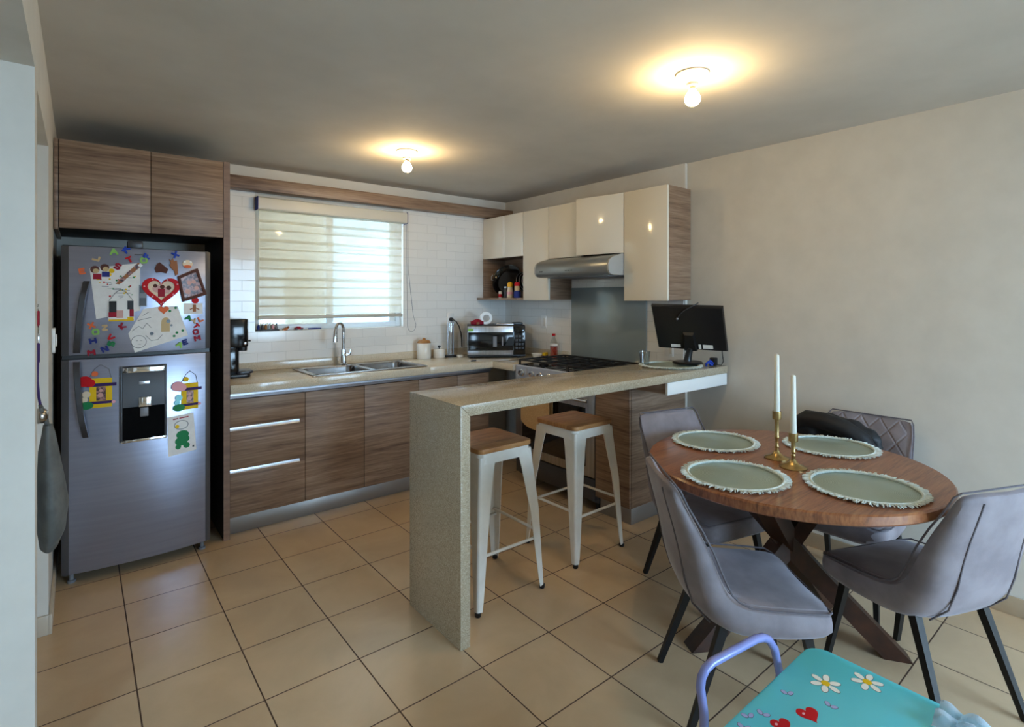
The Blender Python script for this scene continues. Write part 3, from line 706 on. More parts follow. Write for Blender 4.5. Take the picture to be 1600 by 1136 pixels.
# tilted brown frame
t = mroot('family_picture', 'tilted dark brown picture frame with a family photo on the fridge', 'photo frame', .492, 1.52)
C4 = [(.421,1.569),(.519,1.618),(.566,1.469),(.446,1.427)]
cxx = sum(p[0] for p in C4)/4; czz = sum(p[1] for p in C4)/4
I4 = [(cxx+(x-cxx)*.78, czz+(z-czz)*.78) for x, z in C4]
m = MB()
for i in range(4):
    j = (i+1) % 4; m._add(on_door([C4[i], C4[j], I4[j], I4[i]], .0012, .013))
m.build('frame', 'brown', t)
flat([[(cxx+(x-cxx)*.80, czz+(z-czz)*.80) for x, z in C4]], .0010, .005).build('photo', 'photo_dark', t)
flats('photo_face', 'skin_tone', t, [circ(.478,1.535,.012), circ(.500,1.54,.011), circ(.515,1.505,.012), circ(.47,1.485,.014)], .005, .0056)
# small tree card
t = mroot('tree_card', 'small white card with a red-topped tree on the fridge', 'card', .498, 1.396)
flat([quad(.451,.545,1.360,1.420)], .0004, .0012).build('card', 'paper', t)
flat([circ(.508,1.436,.018)], .0012, .005).build('red_ball', 'red', t)
flat([quad(.495,.512,1.372,1.412), rot(quad(.480,.506,1.388,1.394), .5, .493, 1.391), rot(quad(.503,.53,1.388,1.394), -.5, .515, 1.391)], .0012, .002).build('tree', 'lbrown', t)
# narrow dark photo
t = mroot('narrow_photo', 'narrow dark photo strip left of the heart frame', 'photo', .264, 1.45)
flat([quad(.246,.280,1.405,1.519)], .0020, .003).build('print', 'mid_grey', t)
flat([quad(.249,.277,1.409,1.450), quad(.250,.270,1.475,1.512)], .003, .0034).build('picture', 'dark_grey', t)
# pencil drawing
t = mroot('pencil_drawing', 'large tilted pencil drawing with a round face on the fridge door', 'drawing', .33, 1.28)
flat([[(.265,1.390),(.335,1.402),(.421,1.405),(.472,1.241),(.228,1.161),(.2,1.262)]], .0030, .0037).build('sheet', 'paper', t)
ol = circ(.245, 1.217, .033, 22)
flat([stroke(ol[i], ol[(i+1) % 22], .0022) for i in range(22)], .0037, .0042).build('face_print', 'dark_grey', t)
flats('face_line', 'dark_grey', t, [stroke((.232,1.222),(.242,1.223),.002), stroke((.25,1.224),(.26,1.223),.002), stroke((.24,1.205),(.254,1.204),.002)], .0037, .0042)
for ch in (((.216,1.275),(.245,1.30),(.262,1.285),(.28,1.315),(.30,1.29)), ((.24,1.33),(.30,1.345)), ((.275,1.25),(.30,1.22),(.33,1.225),(.35,1.25)), ((.262,1.355),(.29,1.375))):
    flat([stroke(p, q, .0022) for p, q in zip(ch, ch[1:])], .0037, .0042).build('sketch_line', 'dark_grey', t)
flat([circ(.366,1.318,.026,sx=.8), quad(.345,.385,1.265,1.312)], .0037, .0044).build('sepia_figure', 'beige_patch', t)
flat([circ(.378,1.322,.010), circ(.392,1.300,.006), circ(.302,1.258,.009)], .0044, .0050).build('dark_marks', 'dark_grey', t)
flats('green_dot', 'green', t, [circ(x, z, .007, 9) for x, z in ((.412,1.395),(.385,1.378),(.446,1.268),(.418,1.258),(.405,1.240))], .0037, .0044)
# two lantern-like yellow frame magnets on the lower door
def lantern(x0, lab, top, w, h, z0, body, blob, leaf):
    t = mroot('lantern_magnet', lab, 'magnet', x0, z0)
    flat([quad(x0, x0+w, z0, z0+h)], .0006, .006).build('frame', 'yellow', t)
    flats('purple_bar', 'purple', t, [quad(x0-.012, x0+w+.018, z0+h*.72, z0+h*.83), quad(x0-.008, x0+w+.006, z0+h*.13, z0+h*.22)], .006, .009)
    flat([quad(x0+w*.30, x0+w*.72, z0+h*.24, z0+h*.70)], .006, .007).build('photo', 'photo_dark', t)
    flats('photo_figure', 'skin_tone', t, [circ(x0+w*.48, z0+h*.42, .012), circ(x0+w*.50, z0+h*.58, .008)], .007, .0076)
    flats('petal', body, t, [circ(x0-.018, z0+h*.92, .030, sz=.9), circ(x0+.004, z0+h*.86, .020)], .0062, .011)
    flat([circ(x0+.022, z0+h*1.16, .014, 7)], .0062, .011).build('top_flower', top, t)
    flat([circ(x0-.012, z0+h*.48, .017), circ(x0-.020, z0+h*.30, .014)], .0062, .010).build('blossom', blob, t)
    flat([circ(x0-.012, z0+h*.10, .026, sx=1.1, sz=.75)], .0062, .011).build('leaf', leaf, t)
    flat([circ(x0+w+.006, z0+h*.17, .008)], .009, .013).build('bead', 'pink', t)
    b = MB(); b.tube([(x0-.005, fyf(x0)-.005, z0+h*.98),(x0+.02, fyf(x0+.02)-.005, z0+h*1.32),(x0+w*.5, fyf(x0+w*.5)-.005, z0+h*1.47),(x0+w*.86, fyf(x0+w*.86)-.005, z0+h*1.30),(x0+w*.97, fyf(x0+w*.97)-.005, z0+h*.98)], .0012, 6); b.build('wire', 'mid_grey', t)
lantern(.040, 'yellow frame magnet with red petals beside the lower fridge handle', 'orange', .092, .150, .888, 'red', 'cream', 'green')
lantern(.440, 'yellow frame magnet with pink petals right of the water dispenser', 'yellow', .082, .145, .828, 'pink', 'teal_light', 'green')
t = mroot('colouring_page', 'white colouring page with a green scribbled figure under the pink-petal magnet', 'drawing', .44, .69)
flat([[(.372,.795),(.499,.805),(.514,.593),(.379,.580)]], .0004, .0012).build('sheet', 'paper', t)
flat([circ(.446,.690,.024,sx=1.3), circ(.440,.655,.026,sx=1.2), circ(.425,.625,.014), circ(.465,.628,.016), circ(.462,.665,.018)], .0012, .0020).build('green_scribble', 'green', t)
ol = circ(.440, .745, .024, 14, sx=1.4)
flat([stroke(ol[i], ol[(i+1) % 14], .004) for i in range(14)], .0012, .0019).build('outline', 'mid_grey', t)
flat([circ(.420,.738,.010)], .0012, .0021).build('yellow_dot', 'yellow', t)
flat([stroke((.40,.780),(.425,.783),.006), stroke((.43,.783),(.475,.787),.006)], .0012, .0017).build('red_line', 'crimson', t)
flat([quad(.494,.503,.612,.622)], .0012, .0017).build('corner_mark', 'dark_grey', t)

# ------------------------------------------------------------------ base cabinets along the back wall
CY = 3.60       # door fronts
def base_run():
    t = thing('drawer_cabinet', 'brown wood drawer unit beside the fridge with three drawers', 'cabinet', (.702, CY, 0), world=True)
    x0, x1 = .702, 1.150
    b = MB(); b.box(x0, x1, CY+.021, YB-.03, .116, .868, .001); b.build('carcass', 'lam_inner', t)
    for z0, z1 in ((.663, .832), (.405, .640), (.118, .385)):
        b = MB(); b.box(x0+.004, x1-.002, CY, CY+.019, z0, z1, .0015); d = b.build('drawer', 'lam', t)
    for z in (.647, .391):
        b = MB(); b.prism([(CY+.002,z-.006),(CY+.019,z-.006),(CY+.019,z+.015),(CY+.008,z+.015),(CY+.006,z+.002)], x0+.004, x1-.034, 'yz'); b.build('finger_rail', 'alu', t)
        b = MB(); b.box(x1-.034, x1-.002, CY+.003, CY+.019, z-.006, z+.016); b.build('rail_end', 'lam_edge', t)
    for i, (a, c, lab) in enumerate(((1.150, 1.556, 'brown wood sink cupboard door unit next to the drawer unit'), (1.556, 1.985, 'brown wood cupboard under the right basin of the sink'), (1.985, 2.330, 'brown wood cupboard partly hidden behind the counter leg'), (2.330, 2.640, 'brown wood corner cupboard left of the stove'))):
        t = thing('base_cabinet', lab, 'cabinet', (a, CY, 0), world=True)
        b = MB(); b.box(a+.0005, c-.0005, CY+.021, YB-.03, .116, .868 if i > 2 else .70, .001); b.build('carcass', 'lam_inner', t)
        b = MB(); b.box(a+.0015, c-.0015, CY, CY+.019, .118, .832, .0015); b.build('door', 'lam', t)
base_run()
b = MB(); b.box(.702, 2.70, 3.652, 3.664, .0005, .115, .001); single(b, 'kick_plate', 'kick', 'long silver kick plate below the wood drawers and doors', 'kick plate', (.702, 3.652, 0))
b = MB(); b.prism([(CY-.012,.868),(CY+.019,.868),(CY+.019,.836),(CY+.005,.836),(CY+.003,.852),(CY-.012,.856)], .704, 2.66, 'yz')
single(b, 'counter_rail', 'alu', 'aluminium rail under the front edge of the beige kitchen counter', 'rail', (.704, CY, .836))

# counter: L-shaped slab with the sink cut out, upstand along the walls
CZ0, CZ1 = .872, .925
CFX = 2.655                                    # front of the right-hand run
SX0, SX1, SY0, SY1 = 1.225, 2.065, 3.640, 4.085
b = MB(); yf = 3.565
b.box(.702, SX0, yf, YB-.009, CZ0, CZ1, .003); b.box(SX1, XK-.008, yf, YB-.009, CZ0, CZ1, .003)
b.box(SX0, SX1, yf, SY0, CZ0, CZ1, .003); b.box(SX0, SX1, SY1, YB-.009, CZ0, CZ1, .003)
b.box(CFX, XK-.008, 3.302, yf, CZ0, CZ1, .003)
c = b.build('counter', 'quartz', None, loc=(.702, yf, CZ0)); tag(c, 'L-shaped beige stone kitchen counter holding the sink', 'counter')
b = MB(); b.box(.703, XK-.026, YB-.027, YB-.0095, CZ1, .985, .002); b.box(XK-.026, XK-.0085, 3.302, YB-.0095, CZ1, .985, .002)
o = b.build('upstand', 'quartz', None); o.parent = c; o.location = (-.702, -yf, -CZ0)

# double sink
t = thing('sink', 'stainless double-basin kitchen sink set in the beige counter', 'sink', (1.64, 3.86, CZ1), world=True)
b = MB(); g = .02
XMID = 1.655
b.box(SX0-.012, SX1+.012, SY0-.012, SY0+.03, CZ1+.0005, CZ1+.006, .002); b.box(SX0-.012, SX1+.012, SY1-.055, SY1+.012, CZ1+.0005, CZ1+.006, .002)
b.box(SX0-.012, SX0+.03, SY0, SY1, CZ1+.0005, CZ1+.006, .002); b.box(SX1-.03, SX1+.012, SY0, SY1, CZ1+.0005, CZ1+.006, .002); b.box(XMID-.02, XMID+.02, SY0, SY1, CZ1+.0005, CZ1+.006, .002)
b.build('rim', 'steel', t)
for x0, x1 in ((SX0+.03, XMID-.02), (XMID+.02, SX1-.03)):
    y0, y1, zb = SY0+.03, SY1-.055, CZ1-.17
    b = MB(); n = []
    for z, ins in ((CZ1+.004, 0), (CZ1-.01, .004), (zb+.03, .010), (zb+.006, .02), (zb, .04)):
        n.append([(x, y, z) for x, y in rrect(x0+ins, x1-ins, y0+ins, y1-ins, .05)])
    b.loft(n, cap=False); 
    b.prism(rrect(x0+.04, x1-.04, y0+.04, y1-.04, .05), zb-.002, zb, 'xy')
    d = b.build('basin', 'basin_steel', t)
    b = MB(); b.lathe([(0,0),(.036,0),(.036,.003),(.028,.004),(0,.002)], c=((x0+x1)/2, (y0+y1)/2, zb+.0005), n=20); b.build('drain', 'chrome', d)
b = MB(); b.box(1.50, 1.57, 3.90, 3.99, CZ1-.16, CZ1-.05, .01, seg=3); single(b, 'sponge', 'red', 'red sponge standing in the left basin of the sink', 'sponge', (1.535, 3.945, CZ1-.16))
# tap
TX, TY = 1.585, 4.062
t = thing('kitchen_tap', 'chrome gooseneck kitchen tap behind the sink', 'tap', (TX, TY, CZ1+.006), world=True); z = CZ1+.0065
b = MB(); b.lathe([(0,0),(.030,0),(.030,.008),(.024,.014),(.022,.09),(.020,.12),(0,.12)], c=(TX,TY,z), n=24); b.build('tap_body', 'chrome', t)
pts = [(TX,TY,z+.10),(TX,TY,z+.24)] + [(TX-.045*(1-math.cos(a))*.9, TY-.045*(1-math.cos(a))*.6, z+.27+.055*math.sin(a)) for a in [PI*i/12 for i in range(13)]]
b = MB(); b.tube(pts, .0115, 14); b.build('gooseneck', 'chrome', t)
ex, ey, ez = pts[-1]
b = MB(); b.tube([(ex,ey,ez+.004),(ex-.003,ey-.002,ez-.03),(ex-.006,ey-.004,ez-.085)], [.013,.016,.018], 14); b.build('spray_head', 'chrome', t)
b = MB(); b.tube([(TX+.015,TY-.005,z+.075),(TX+.045,TY-.012,z+.080),(TX+.050,TY-.016,z+.12)], [.012,.010,.006], 10); b.build('lever_handle', 'chrome', t)

# coffee machine at the left end of the counter
t = thing('coffee_machine', 'black coffee machine on the counter against the wood panel', 'coffee machine', (.79, 3.97, CZ1), world=True); z = CZ1+.001
b = MB(); b.prism(rrect(.735, .885, 3.86, 4.05, .03), z, z+.022, 'xy', .003); b.build('base', 'black', t)
b = MB(); b.prism(rrect(.730, .822, 3.89, 4.09, .03), z+.022, z+.20, 'xy', .004); b.build('column', 'black_gloss', t)
b = MB(); b.prism(rrect(.728, .872, 3.86, 4.10, .035), z+.20, z+.385, 'xy', .008); b.build('head', 'black_gloss', t)
b = MB(); b.lathe([(0,0),(.028,0),(.030,.03),(0,.03)], c=(.845, 3.93, z+.172), n=18); b.build('brew_head', 'black', t)
b = MB(); b.tube([(.868,3.95,z+.235),(.898,3.94,z+.235)], .006, 10); b.build('lever', 'black', t)
b = MB(); b.ball((.846, 3.857, z+.225), .010, (1,.3,1)); b.build('button', 'alu', t)
b = MB(); b.prism(rrect(.80, .905, 3.88, 4.02, .03), z+.022, z+.040, 'xy', .003); b.build('drip_tray', 'dark_grey', t)

# canisters
t = thing('canister', 'tall white canister with a brown wooden lid on the counter', 'canister', (2.315, 4.105, CZ1+.0005))
b = MB(); b.lathe([(0,0),(.058,0),(.060,.004),(.060,.128),(.056,.134),(0,.134)]); b.build('jar', 'ceramic', t)
b = MB(); b.lathe([(0,.1345),(.058,.1345),(.058,.142),(.045,.158),(.016,.162),(.014,.172),(.008,.178),(0,.179)]); b.build('lid', 'lid_wood', t)
t = thing('canister', 'short white canister with a black knob on the counter', 'canister', (2.455, 4.085, CZ1+.0005))
b = MB(); b.lathe([(0,0),(.048,0),(.050,.004),(.050,.068),(.046,.076),(0,.078)]); b.build('jar', 'ceramic', t)
b = MB(); b.lathe([(0,.078),(.005,.078),(.005,.086),(.013,.092),(.013,.102),(.006,.107),(0,.108)], n=16); b.build('knob', 'black', t)
# paper-roll stand
t = thing('paper_towel_stand', 'empty clear paper towel stand left of the microwave', 'stand', (2.575, 4.09, CZ1+.0005))
b = MB(); b.lathe([(0,0),(.060,0),(.060,.008),(.052,.014),(0,.014)]); b.build('base', 'black', t)
b = MB(); b.lathe([(0,.014),(.028,.014),(.028,.300),(.025,.302),(0,.302)], n=24); b.build('clear_tube', 'clear', t)
b = MB(); b.tube([(.028,0,.014),(.028,0,.302)], .004, 8); b.tube([(-.028,0,.014),(-.028,0,.302)], .003, 8); b.build('rod', 'alu', t)
b = MB(); b.prism(rrect(2.585, 2.635, 3.97, 4.01, .008), CZ1+.0005, CZ1+.024, 'xy', .004); single(b, 'soap_bar', 'ceramic', 'small cream soap bar in front of the paper towel stand', 'soap', (2.61, 3.99, CZ1))
b = MB(); b.prism(rrect(2.505, 2.555, 3.655, 3.675, .006), CZ1+.0005, CZ1+.010, 'xy', .002); single(b, 'bottle_stopper', 'black', 'small black clip lying near the counter corner', 'clip', (2.53, 3.665, CZ1))
# plug, outlet and cord
t = thing('wall_socket', 'white wall socket on the back tiles beside the microwave', 'socket', (2.64, YB-.009, 1.247), world=True)
b = MB(); b.box(2.605, 2.675, YB-.016, YB-.0085, 1.20, 1.31, .003); b.build('plate', 'white', t)
t = thing('microwave_cable', 'black microwave power cord plugged into the back wall', 'cord', (2.645, 4.17, 1.245), world=True)
b = MB(); b.lathe([(0,0),(.018,0),(.018,.02),(.012,.036),(0,.038)], mat=Matrix.Rotation(PI/2,4,'X'), c=(2.640, YB-.0165, 1.253), n=18); b.build('plug', 'black', t)
b = MB(); b.tube([(2.64,4.155,1.253),(2.66,4.13,1.235),(2.685,4.12,1.19),(2.705,4.12,1.13),(2.72,4.13,1.06),(2.735,4.15,1.0)], .0055, 8); b.build('cable', 'black', t)

# microwave, turned across the corner
t = thing('microwave', 'silver and black microwave on the counter in the kitchen corner', 'microwave', (2.817, 3.729, CZ1+.0005), -math.atan2(.55, .835))
mw = t; W, D, H = .505, .34, .285
b = MB(); b.box(-W/2, W/2, .012, D, .014, H, .006); b.build('body', 'black', t)
b = MB(); b.box(-W/2, W/2-.105, -.012, .012, .030, H-.006, .004); d = b.build('door', 'steel', t)
b = MB(); b.box(-W/2+.006, W/2-.109, -.014, -.0118, .068, H-.058, .002); b.build('window', 'black_gloss', d)
b = MB(); b.box(-.03, .002, -.0148, -.0138, .100, .190); b.build('sticker', 'mid_grey', d)
b = MB(); b.box(.045,.058,-.0148,-.0138,.11,.185); b.build('sticker', 'mid_grey', d)
b = MB(); b.prism([(.075,.11),(.150,.11),(.150,.185),(.105,.185)], -.0146, -.0138, 'xz'); b.build('dark_label', 'black', d)
b = MB(); b.box(W/2-.103, W/2-.002, -.012, .012, .030, H-.006, .003); d = b.build('control_panel', 'black_gloss', t)
b = MB()
for i in range(3):
    for j in range(4): b.box(W/2-.088+i*.027, W/2-.068+i*.027, -.0135, -.0115, .075+j*.034, .097+j*.034, .001)
b.build('keypad', 'dark_grey', d)
b = MB(); b.box(W/2-.092, W/2-.012, -.0135, -.0115, .220, .252, .001); b.build('display', 'screen_tint', d)
b = MB(); b.box(-W/2, W/2, -.006, .012, .014, .029, .002); b.build('bottom_trim', 'black', t)
for x in (-.2,.2):
    for y in (.04,.30):
        b = MB(); b.lathe([(0,0),(.014,0),(.014,.0145),(0,.0145)], c=(x,y,0), n=14); b.build('foot', 'black', t)
b = MB(); b.box(-W/2+.004, -W/2+.05, -.0146, -.0118, H-.05, H-.026); b.build('green_label', 'lime', t)
mwm = Matrix.Translation((2.817, 3.729, CZ1+.0005)) @ Matrix.Rotation(-math.atan2(.55, .835), 4, 'Z')
def onmw(x, y): return tuple(mwm @ Vector((x, y, H+.001)))
t = thing('snack_packet', 'red and brown snack packet lying on top of the microwave', 'packet', onmw(-.165, .10), .2)
b = MB(); b.sheet(lambda u, v: ((u-.5)*.11, (v-.5)*.09, .028+.024*math.sin(PI*u)*math.sin(PI*v)), 10, 8, .002)
b.box(-.05,.05,-.04,.04,.0,.03,.012,seg=3); b.build('packet', 'crimson', t)
b = MB(); b.box(-.052,-.015,-.0425,-.0405,.006,.028,.001); b.build('label', 'lbrown', t)
t = thing('tape_roll', 'white roll standing on edge on top of the microwave', 'roll', onmw(-.085, .17), -.35)
b = MB(); n = 28; rings = []
for rr, y in ((.056,-.012),(.056,.012),(.032,.012),(.032,-.012)): rings.append([(rr*math.cos(2*PI*i/n), y, .056+rr*math.sin(2*PI*i/n)) for i in range(n)])
b.loft(rings+[rings[0]], cap=False); b.build('roll', 'white', t)
b = MB(); b.prism(rrect(-.09,.09,-.07,.07,.012), 0, .012, 'xy', .003); b.prism(rrect(-.075,.075,-.055,.055,.01), .012, .016, 'xy', .002)
o = b.build('foil_tray', 'steel', None); o.location = onmw(.08, .12); o.rotation_euler = (0,0,-.5); tag(o, 'flat silver foil tray on top of the microwave', 'tray')
b = MB(); b.prism(rrect(-.045,.045,-.03,.03,.01), 0, .022, 'xy', .006); o = b.build('cable_pouch', 'black', None); o.location = onmw(.19, .09); o.rotation_euler = (0,0,-.4); tag(o, 'small black pouch at the right end of the microwave top', 'pouch')

# ------------------------------------------------------------------ wall cabinets on the right wall
CF = 3.01; CB = XK-.008; CT = 2.20
def wcab(label, y0, y1, z0, z1=CT, side=False):
    t = thing('wall_cabinet', label, 'cabinet', (CB, (y0+y1)/2, z0), world=True)
    b = MB(); b.box(CF+.021, CB, y0+.001, y1-.001, z0+.002, z1, .001); b.build('carcass', 'lam', t)
    return t
def wdoor(t, y0, y1, z0, z1=CT):
    b = MB(); b.box(CF, CF+.019, y0+.0015, y1-.0015, z0, z1, .0015); return b.build('door', 'white_gloss', t)
t = wcab('tall glossy white cabinet nearest the dining table, with wood side', 2.115, 2.48, 1.432); wdoor(t, 2.115, 2.48, 1.430)
t = thing('wall_cabinet', 'short glossy white cabinet above the hood with its door ajar', 'cabinet', (CB, 2.69, 1.775), world=True)
b = MB(); b.box(CF+.021, CB, 2.482, 2.889, 1.777, CT, .001); b.build('carcass', 'lam', t)
b = MB(); b.box(0, .019, .0015, .402, 1.772, CT, .0015)
b.bm.transform(Matrix.Translation((CF-.001, 2.482, 0)) @ Matrix.Rotation(.19, 4, 'Z')); b.build('door', 'white_gloss', t)
t = wcab('short glossy white cabinet above the left end of the hood', 2.891, 3.270, 1.775); wdoor(t, 2.891, 3.270, 1.772)
t = wcab('narrow tall glossy white cabinet left of the hood', 3.272, 3.600, 1.432); wdoor(t, 3.272, 3.600, 1.430)
t = thing('corner_cabinet', 'corner glossy white cabinet above an open wood niche', 'cabinet', (CB, 3.90, 1.432), world=True)
b = MB(); b.box(CF+.021, CB, 3.602, YB-.010, 1.822, CT, .001); b.build('carcass', 'lam', t)
wdoor(t, 3.602, 3.868, 1.818); wdoor(t, 3.895, YB-.012, 1.818)
b = MB(); b.box(CF-.002, CF+.021, 3.868, 3.895, 1.818, CT, .002); b.build('corner_strip', 'white_edge', t)
b = MB(); b.box(2.935, CB, 3.602, YB-.010, 1.432, 1.450, .001); b.build('shelf', 'lam', t)
b = MB(); b.box(CF, CB, YB-.028, YB-.010, 1.450, 1.822, .001); b.build('side_board', 'lam', t)
b = MB(); b.box(CB-.014, CB, 3.602, YB-.028, 1.450, 1.822); b.build('back_board', 'lam', t)

# niche contents
NZ = 1.4505
t = thing('frying_pan', 'large black pan standing on edge in the niche', 'pan', (3.17, 4.0, NZ+.155), 0)
mt = Matrix.Rotation(.4, 4, 'Z') @ Matrix.Rotation(-1.25, 4, 'Y')
b = MB(); b.lathe([(0,0),(.115,0),(.150,.045),(.154,.046),(.118,-.003),(0,-.004)], n=40, mat=mt); b.build('pan_body', 'black_gloss', t)
b = MB(); b.tube([tuple(mt @ Vector(p)) for p in ((0,.150,.038),(0,.165,.05),(.03,.168,.052),(.05,.160,.05))], .006, 8); b.build('loop_handle', 'alu', t)
for i in range(3):
    t = thing('saucepan_lid', ['dark lid leaning in the niche, nearest the pan', 'dark lid leaning in the niche, middle of three', 'dark lid leaning in the niche, nearest the cabinet door'][i], 'lid', (3.160, 3.760-i*.040, NZ+.143-i*.004), 0, 'lids in the niche')
    m2 = Matrix.Rotation(PI/2-.28, 4, 'X') @ Matrix.Rotation(.0, 4, 'Y')
    b = MB(); b.lathe([(0,.012),(.05,.010),(.092,.002),(.092,0),(0,.008)], n=32, mat=m2); b.build('lid_plate', 'black_gloss', t)
    n = 32; b = MB(); b.tube([tuple(m2 @ Vector((.093*math.cos(2*PI*k/n), .093*math.sin(2*PI*k/n), .001))) for k in range(n)], .0035, 6, closed=True); b.build('rim', 'steel', t)
    b = MB(); b.lathe([(.006,.010),(.006,.022),(.015,.026),(.012,.034),(0,.035)], n=14, mat=m2); b.build('knob', 'black', t)
t = thing('spice_bottle', 'small white and red bottle at the left end of the niche shelf', 'bottle', (3.055, 3.985, NZ), 0, 'bottles in the niche')
b = MB(); b.lathe([(0,0),(.016,0),(.017,.003),(.017,.055),(.012,.062),(0,.062)], n=20); b.build('jar', 'white', t)
b = MB(); b.lathe([(.0175,.006),(.0178,.007),(.0178,.035),(.0175,.036)], n=20); b.build('label', 'red', t)
t = thing('spice_bottle', 'dark bottle with a silver cap in the niche', 'bottle', (3.075, 3.925, NZ), 0, 'bottles in the niche')
b = MB(); b.lathe([(0,0),(.022,0),(.023,.003),(.023,.075),(.016,.09),(0,.09)], n=20); b.build('jar', 'dark_grey', t)
b = MB(); b.lathe([(0,.0905),(.018,.0905),(.018,.105),(0,.106)], n=20); b.build('cap', 'alu', t)
t = thing('sauce_bottle', 'white and pink bottle with a yellow cap in the niche', 'bottle', (3.05, 3.832, NZ), 0, 'bottles in the niche')
b = MB(); b.lathe([(0,0),(.028,0),(.030,.004),(.030,.06),(.024,.08),(.022,.10),(0,.10)], n=24); b.build('jar', 'cream', t)
b = MB(); b.lathe([(.0303,.030),(.0307,.031),(.0307,.055),(.0303,.056)], n=24); b.build('pink_label', 'pink', t)
b = MB(); b.lathe([(0,.100),(.026,.1005),(.028,.115),(.024,.135),(.012,.145),(0,.146)], n=24); b.build('cap', 'pantry_yellow', t)
t = thing('sauce_bottle', 'blue bottle with a red cap beside the niche edge', 'bottle', (3.028, 3.702, NZ), 0, 'bottles in the niche')
b = MB(); b.lathe([(0,0),(.030,0),(.031,.004),(.031,.05),(.024,.06),(.022,.105),(0,.105)], n=24); b.build('jar', 'navy', t)
b = MB(); b.lathe([(.0245,.062),(.025,.062),(.0245,.10),(.022,.1045)], n=24); b.build('collar', 'tan', t)
b = MB(); b.lathe([(0,.1055),(.025,.1055),(.027,.12),(.022,.138),(0,.141)], n=24); b.build('cap', 'red', t)

# cooker hood
t = thing('cooker_hood', 'slim grey cooker hood under the white cabinets', 'cooker hood', (3.05, 2.87, 1.61), world=True)
hp = [(CB,1.615),(2.905,1.612),(2.868,1.622),(2.852,1.648),(2.853,1.690),(2.868,1.722),(2.905,1.742),(3.005,1.768),(CB,1.768)]
b = MB(); b.prism([(x, z) for x, z in hp], 2.500, 3.258, 'xz', .002); b.build('hood_body', plain('hood_grey', srgb(136,140,142), .32, .5), t)
M['hood_cap'] = plain('hood_cap', srgb(166,164,160), .35)
for y0, y1 in ((2.484, 2.4995), (3.2585, 3.269)):
    b = MB(); b.prism([(x-.003 if x < 3 else x, z) for x, z in hp], y0, y1, 'xz', .002); b.build('end_cap', 'hood_cap', t)
b = MB(); b.box(2.93, 3.25, 2.56, 3.20, 1.606, 1.613, .002); b.build('filter', 'mid_grey', t)
b = MB(); b.box(2.849, 2.8535, 3.17, 3.21, 1.652, 1.662, .001); b.build('badge', 'dark_grey', t)
for y in (2.84, 2.87, 2.90):
    b = MB(); b.box(2.849, 2.8535, y, y+.016, 1.654, 1.660, .001); b.build('button', 'dark_grey', t)
# grey glass splashback behind the stove
b = MB(); b.box(XK-.018, XK-.0075, 2.485, 3.268, .9262, 1.535, .001); single(b, 'glass_splashback', 'glass_panel', 'grey glass splashback panel behind the stove', 'splashback', (XK-.012, 2.876, .952))
for y, z, lab in ((3.629, 1.231, 'white wall outlet between the microwave and the glass splashback'), (2.29, 1.085, 'white wall outlet behind the monitor')):
    t = thing('wall_outlet', lab, 'outlet', (XK-.008, y, z), world=True)
    b = MB(); b.box(XK-.014, XK-.0072, y-.036, y+.036, z-.055, z+.055, .003); b.build('plate', 'white', t)
    b = MB(); b.box(XK-.017, XK-.0135, y-.030, y-.004, z-.035, z+.035, .002); b.build('socket', 'ceramic', t)

# ------------------------------------------------------------------ stove
RX, RY0, RY1 = 2.69, 2.456, 3.298
t = thing('gas_range', 'stainless gas stove with black grates between the cabinets', 'stove', (2.98, 2.877, 0), world=True); rng = t
b = MB(); b.box(RX+.03, XK-.03, RY0, RY1, .06, .905, .002); b.build('body', 'dark_grey', t)
b = MB(); b.box(RX-.004, XK-.0085, RY0, RY1, .905, .925, .006); b.build('cooktop', 'black_gloss', t)
b = MB(); b.prism([(RX-.010,.815),(RX+.03,.815),(RX+.03,.9045),(RX-.002,.9245),(RX-.010,.918)], RY0, RY1, 'xz', .002); cp = b.build('control_panel', 'panel_steel', t)
for i, y in enumerate((3.215, 3.09, 3.00, 2.91, 2.82, 2.62, 2.53)):
    b = MB(); mm = Matrix.Rotation(-PI/2, 4, 'Y'); r = .023 if i else .027
    b.lathe([(0,0),(r,0),(r,.006),(r*.8,.010),(r*.72,.030),(0,.031)], n=22, mat=mm, c=(RX-.0102, y, .868)); k = b.build('knob', 'chrome', cp)
    b = MB(); b.box(RX-.0435, RX-.0405, y-.0025, y+.0025, .868, .868+r*.7); b.build('pointer', 'black', k)
for y in (RY1-.14, RY0+.28):
    b = MB(); b.box(RX-.0118, RX-.0098, y-.006, y+.006, .826, .91); b.build('panel_joint', 'alu', cp)
b = MB(); b.box(RX-.010, RX+.03, RY0+.003, RY1-.003, .235, .805, .006); od = b.build('oven_door', 'steel', t)
b = MB(); b.box(RX-.0125, RX-.0095, RY0+.085, RY1-.085, .30, .70, .004); b.build('oven_window', 'screen_tint', od)
b = MB(); b.tube([(RX-.012,RY0+.07,.752),(RX-.045,RY0+.07,.752)], .009, 8); b.tube([(RX-.012,RY1-.07,.752),(RX-.045,RY1-.07,.752)], .009, 8); b.tube([(RX-.045,RY0+.04,.752),(RX-.045,RY1-.04,.752)], .011, 12); b.build('door_handle', 'chrome', od)
b = MB(); b.box(RX-.008, RX+.03, RY0+.003, RY1-.003, .085, .228, .005); b.build('bottom_drawer', 'dark_grey', t)
for y in (RY0+.05, RY1-.05):
    for x in (RX+.08, XK-.08):
        b = MB(); b.lathe([(0,0),(.018,0),(.018,.06),(0,.06)], c=(x,y,0), n=12); b.build('foot', 'black', t)
